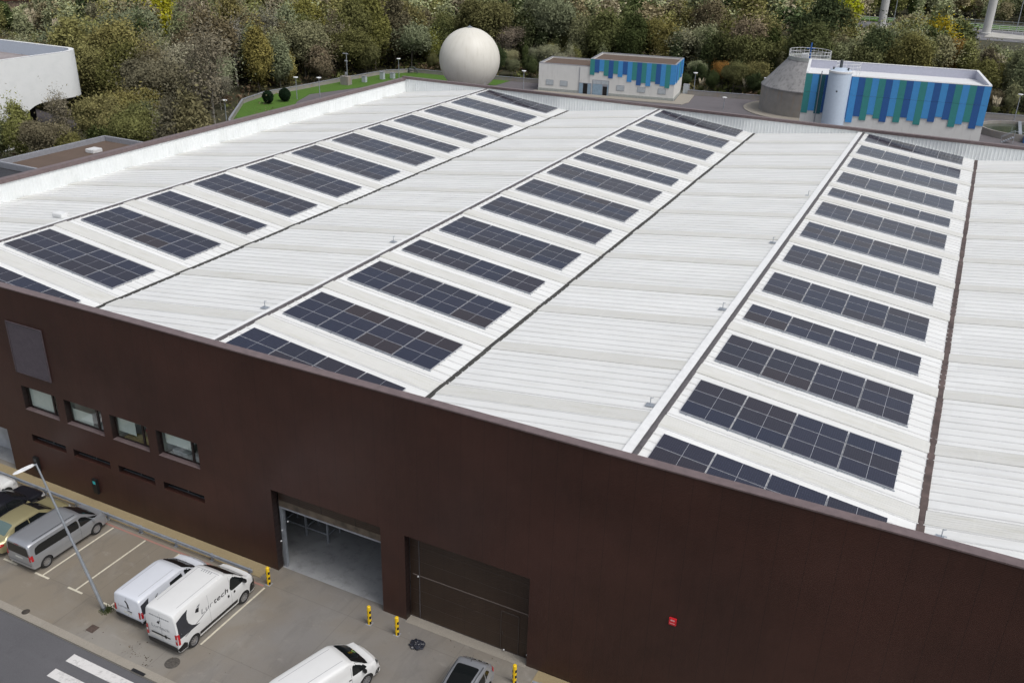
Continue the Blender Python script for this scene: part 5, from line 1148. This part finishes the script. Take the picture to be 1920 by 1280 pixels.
# the few trees one can point out
SPECIAL = [
 (-117, 133, 'round', (.22, .215, .02), 1.35, 'bright yellow-green tree standing out of the wood at the upper left', (.1, .09, .06), 1),
 (14, 256, 'round', (.20, .215, .015), 1.5, 'bright yellow tree left of the left viaduct pier at the top', (.1, .09, .06), 3),
 (42.5, 212, 'round', (.19, .155, .015), 1.25, 'golden yellow autumn tree left of the right viaduct pier', (.1, .09, .06), 1),
 (46.0, 204, 'spread', (.15, .10, .03), .95, 'orange brown autumn tree beside the golden yellow one', (.1, .09, .06), 0),
 (5.5, 165, 'bare', (.19, .105, .03), .62, 'small tree with sparse orange leaves right of the smaller striped building', (.1, .09, .06), 0),
 (-77, 112, 'bare', (.14, .135, .11), .95, 'leafless pale-branched tree in the left wood', (.48, .46, .42), 1),
 (-72, 93, 'spread', (.165, .16, .11), 1.0, 'large pale grey-beige feathery tree in the left wood', (.2, .18, .15), 2),
 (-69.5, 118.5, 'plume', (.17, .155, .055), .55, 'small yellowish plume shaped tree behind the instrument mast', (.1, .09, .06), 0),
 (-72, 96.5, 'round', (.19, .155, .03), .55, 'small yellow leaved tree behind the left tip of the lawn', (.1, .09, .06), 2)]
sp_xy = []
for x, y, cr, c, s, lb, bc, i in SPECIAL:
    put_tree(x, y, None, cr, c, bc, s, s, lb, None, i); sp_xy.append((x, y, s*3))
sites = [q for q in sites if all(math.hypot(q[1]-a, q[2]-b_) > r_ for a, b_, r_ in sp_xy)]
for x, y, cr, c, s, lb, bc, i in SPECIAL[:8]:                          # keep the view of the conspicuous trees open
    u1, v1 = pix(x, y, 11*s); u2, v2 = pix(x, y, 5*s); hw = FP*3.2*s/math.dist((x, y), CAM[:2]); dd = math.dist((x, y), CAM[:2])
    sites = [q for q in sites if not (q[0] < dd and abs(q[3]-u1) < hw*.9 and pix(q[1], q[2], 10.5)[1] < v2 and pix(q[1], q[2], 2)[1] > v1)]
def height_scale(x, y):
    s = rr.uniform(.72, 1.28)
    if y > 150: s *= 1.12
    if x < -36 and y < 72: s = rr.uniform(.55, .80)                    # low trees in front of the white building
    if y < 172 and x > -35: s = rr.uniform(.35, .6)                    # scrub edge just beyond the boundary wall
    if -36 > x > -58 and 150 < y < 165: s = rr.uniform(.4, .6)
    return s
def limit(x, y, u, s):
    if math.hypot(x+60, y-92) < 16 and x > -76: s *= .8
    if u < 130:
        dd = math.dist((x, y), CAM[:2]); vl = 66 if dd < 262 else (9 if u < 95 and dd < 320 else -99)
        while s > .2 and pix(x, y, 11*s)[1] < vl: s *= .9      # low scrub in front of the far road and the viaduct piers
    if u > 1605 and y < 303:
        vl = 47 if u < 1700 else (15 if u < 1785 else 80+(u-1785)*.06)
        while s > .2 and pix(x, y, 11.5*s)[1] < vl: s *= .9
    return s
NEAR = 291
for d_, x, y, u, v in sites[:NEAR]:
    k = zone_kind(x, y, u, v); lb, crs, cols_, bc = KINDS[k]; s = limit(x, y, u, height_scale(x, y))
    if s < .2: continue
    c = rr.choice(cols_); j = rr.uniform(.82, 1.2); c = (c[0]*j*rr.uniform(.95, 1.08), c[1]*j, c[2]*j*rr.uniform(.9, 1.15))
    cr = rr.choice(crs); side = 'left of the white sphere' if u < 820 else 'right of the white sphere'
    put_tree(x, y, k, cr, c, bc, s*rr.uniform(.9, 1.1), s*rr.uniform(.9, 1.15), f'{lb}, {side}', f'{k} trees of the near wood {"left" if u < 820 else "right"} of the sphere')
# the rest of the wood, farther off, reads as one mass
LOW = []
for kind, H, Rr in (('round', 10, 4.2), ('plume', 11, 3.6), ('spread', 10, 4.8), ('cone', 10, 2.8), ('round', 9, 3.6), ('plume', 12, 3.4)):
    r = np.random.default_rng(len(LOW)+900); pts, _ = crown_points(kind, H, Rr, r, 190); LOW.append(leaf_quads(pts, .34, r, 1.9, .3))
VV, TT = [], []
for d_, x, y, u, v in sites[NEAR:]:
    k = zone_kind(x, y, u, v); c = np.array(rr.choice(KINDS[k][2]))*rr.uniform(.8, 1.2); s = limit(x, y, u, height_scale(x, y)); a = rr.uniform(0, 6.28)
    if s < .2: continue
    Q = LOW[rr.randrange(len(LOW))]; ca, sa = math.cos(a), math.sin(a); W_ = Q*s; W2 = np.stack([W_[:, 0]*ca-W_[:, 1]*sa+x, W_[:, 0]*sa+W_[:, 1]*ca+y, W_[:, 2]-.2], 1)
    VV.append(W2); TT.append(np.tile(c, (len(Q)//4, 1)))
print('sites', len(sites), 'quads', sum(len(t) for t in TT))
tag(link('far_wood', quad_mesh('far_wood', np.concatenate(VV), MT['leafa'], np.concatenate(TT))), 'dense autumn wood filling the distance', 'wood', kind='stuff')
# undergrowth
ug, ut = [], []; r = np.random.default_rng(77)
for d_, x, y, u, v in sites:
    if d_ > 260: continue
    for _ in range(2):
        m = 26; P0 = np.array([x+r.normal()*2.2, y+r.normal()*2.2, .2]); 
        if not ok(P0[0], P0[1]): continue
        P = P0+r.normal(size=(m, 3))*np.array([1.0, 1.0, .55])*r.uniform(.6, 1.3); P[:, 2] = np.abs(P[:, 2]); ug.append(leaf_quads(P, .38, r, 2.2, .5))
        ut.append(np.tile(np.array([(.05, .058, .02), (.075, .07, .03), (.06, .045, .028)][r.integers(3)]), (m, 1)))
tag(link('undergrowth', quad_mesh('undergrowth', np.concatenate(ug), MT['leafa'], np.concatenate(ut))), 'tangled brambles and scrub between the trees', 'scrub', kind='stuff')
# clipped bushes on the lawn
for x, y, s, lb in ((-59.6, 100.2, 1.0, 'left of the two dark round bushes on the lawn'), (-58.6, 103.6, 1.05, 'right of the two dark round bushes on the lawn')):
    r = np.random.default_rng(int(abs(x*10))); m = 2600; v = r.normal(size=(m, 3)); v /= np.linalg.norm(v, axis=1, keepdims=True); P = v*(r.uniform(0, 1, m)**.2)[:, None]*np.array([1.0, 1.0, 1.25])*s*(1-.25*np.clip(v[:, 2:], 0, 1)); P[:, 2] += 1.35
    t_ = thing('round_bush', lb, 'bush', (x, y, .06), 0, 'dark round bushes on the lawn'); o = link('foliage', quad_mesh('foliage', leaf_quads(P, .16, r, 1.6, .2), MT['bushleaf']), t_); o.color = (.010, .019, .010, 1); b = MB(); b.tube((0, 0, -.1), (0, 0, 1.0), .07, n=7); o = b.build('stem', MT['bark'], t_); o.color = (.06, .05, .04, 1)
# pampas grass clumps
def pampas(x, y, s, lb):
    r = np.random.default_rng(int(abs(x*7+y))); t_ = thing('pampas_grass', lb, 'grass clump', (x, y, -.15), 0, 'pampas grass clumps'); m = 320; b = MB(); c = MB()
    for i in range(m):
        a = r.uniform(0, 6.28); l_ = r.uniform(.9, 1.9)*s; e = r.uniform(.3, 1.1)*s; p0 = Vector((r.normal()*.18, r.normal()*.18, 0)); p1 = p0+Vector((math.cos(a)*e*.5, math.sin(a)*e*.5, l_*.8)); p2 = p0+Vector((math.cos(a)*e, math.sin(a)*e, l_*.75)); w_ = Vector((-math.sin(a), math.cos(a), 0))*.03
        b.add([p0-w_, p0+w_, p1+w_, p1-w_, p2], [(0, 1, 2, 3), (3, 2, 4)])
    for i in range(16):
        a = r.uniform(0, 6.28); e = r.uniform(.1, .7)*s; h = r.uniform(1.9, 2.8)*s; p = Vector((math.cos(a)*e, math.sin(a)*e, h)); c.tube(p*.5, p, .02, .02, 4); c.tube(p, p+Vector((math.cos(a)*.1, math.sin(a)*.1, .35*s)), .16*s, .13*s, 7); c.tube(p+Vector((math.cos(a)*.1, math.sin(a)*.1, .35*s)), p+Vector((math.cos(a)*.22, math.sin(a)*.22, .75*s)), .13*s, .02, 7)
    b.build('blades', simple('dry_grass_blade', (.13, .14, .05), .9, noise=.3), t_); c.build('plume', MT['plume'], t_)
for x, y, s, lb in ((2.5, 158.5, .8, 'cream pampas grass clump nearest the smaller striped building'), (11.0, 160.5, 1.0, 'cream pampas grass clump just left of the cone tank'), (57.0, 167.0, 1.0, 'cream pampas grass clump beyond the right end of the striped hall')): pampas(x, y+1.5, s, lb)
for i, (x, y) in enumerate(((-166, 132), (-171, 141), (-158, 140), (-160, 131), (-150, 132), (-176, 148), (-163, 147), (-154, 146), (-148, 139))): pampas(x, y, 1.7+.15*(i % 3), 'tall cream pampas grass clump above the white rounded building')
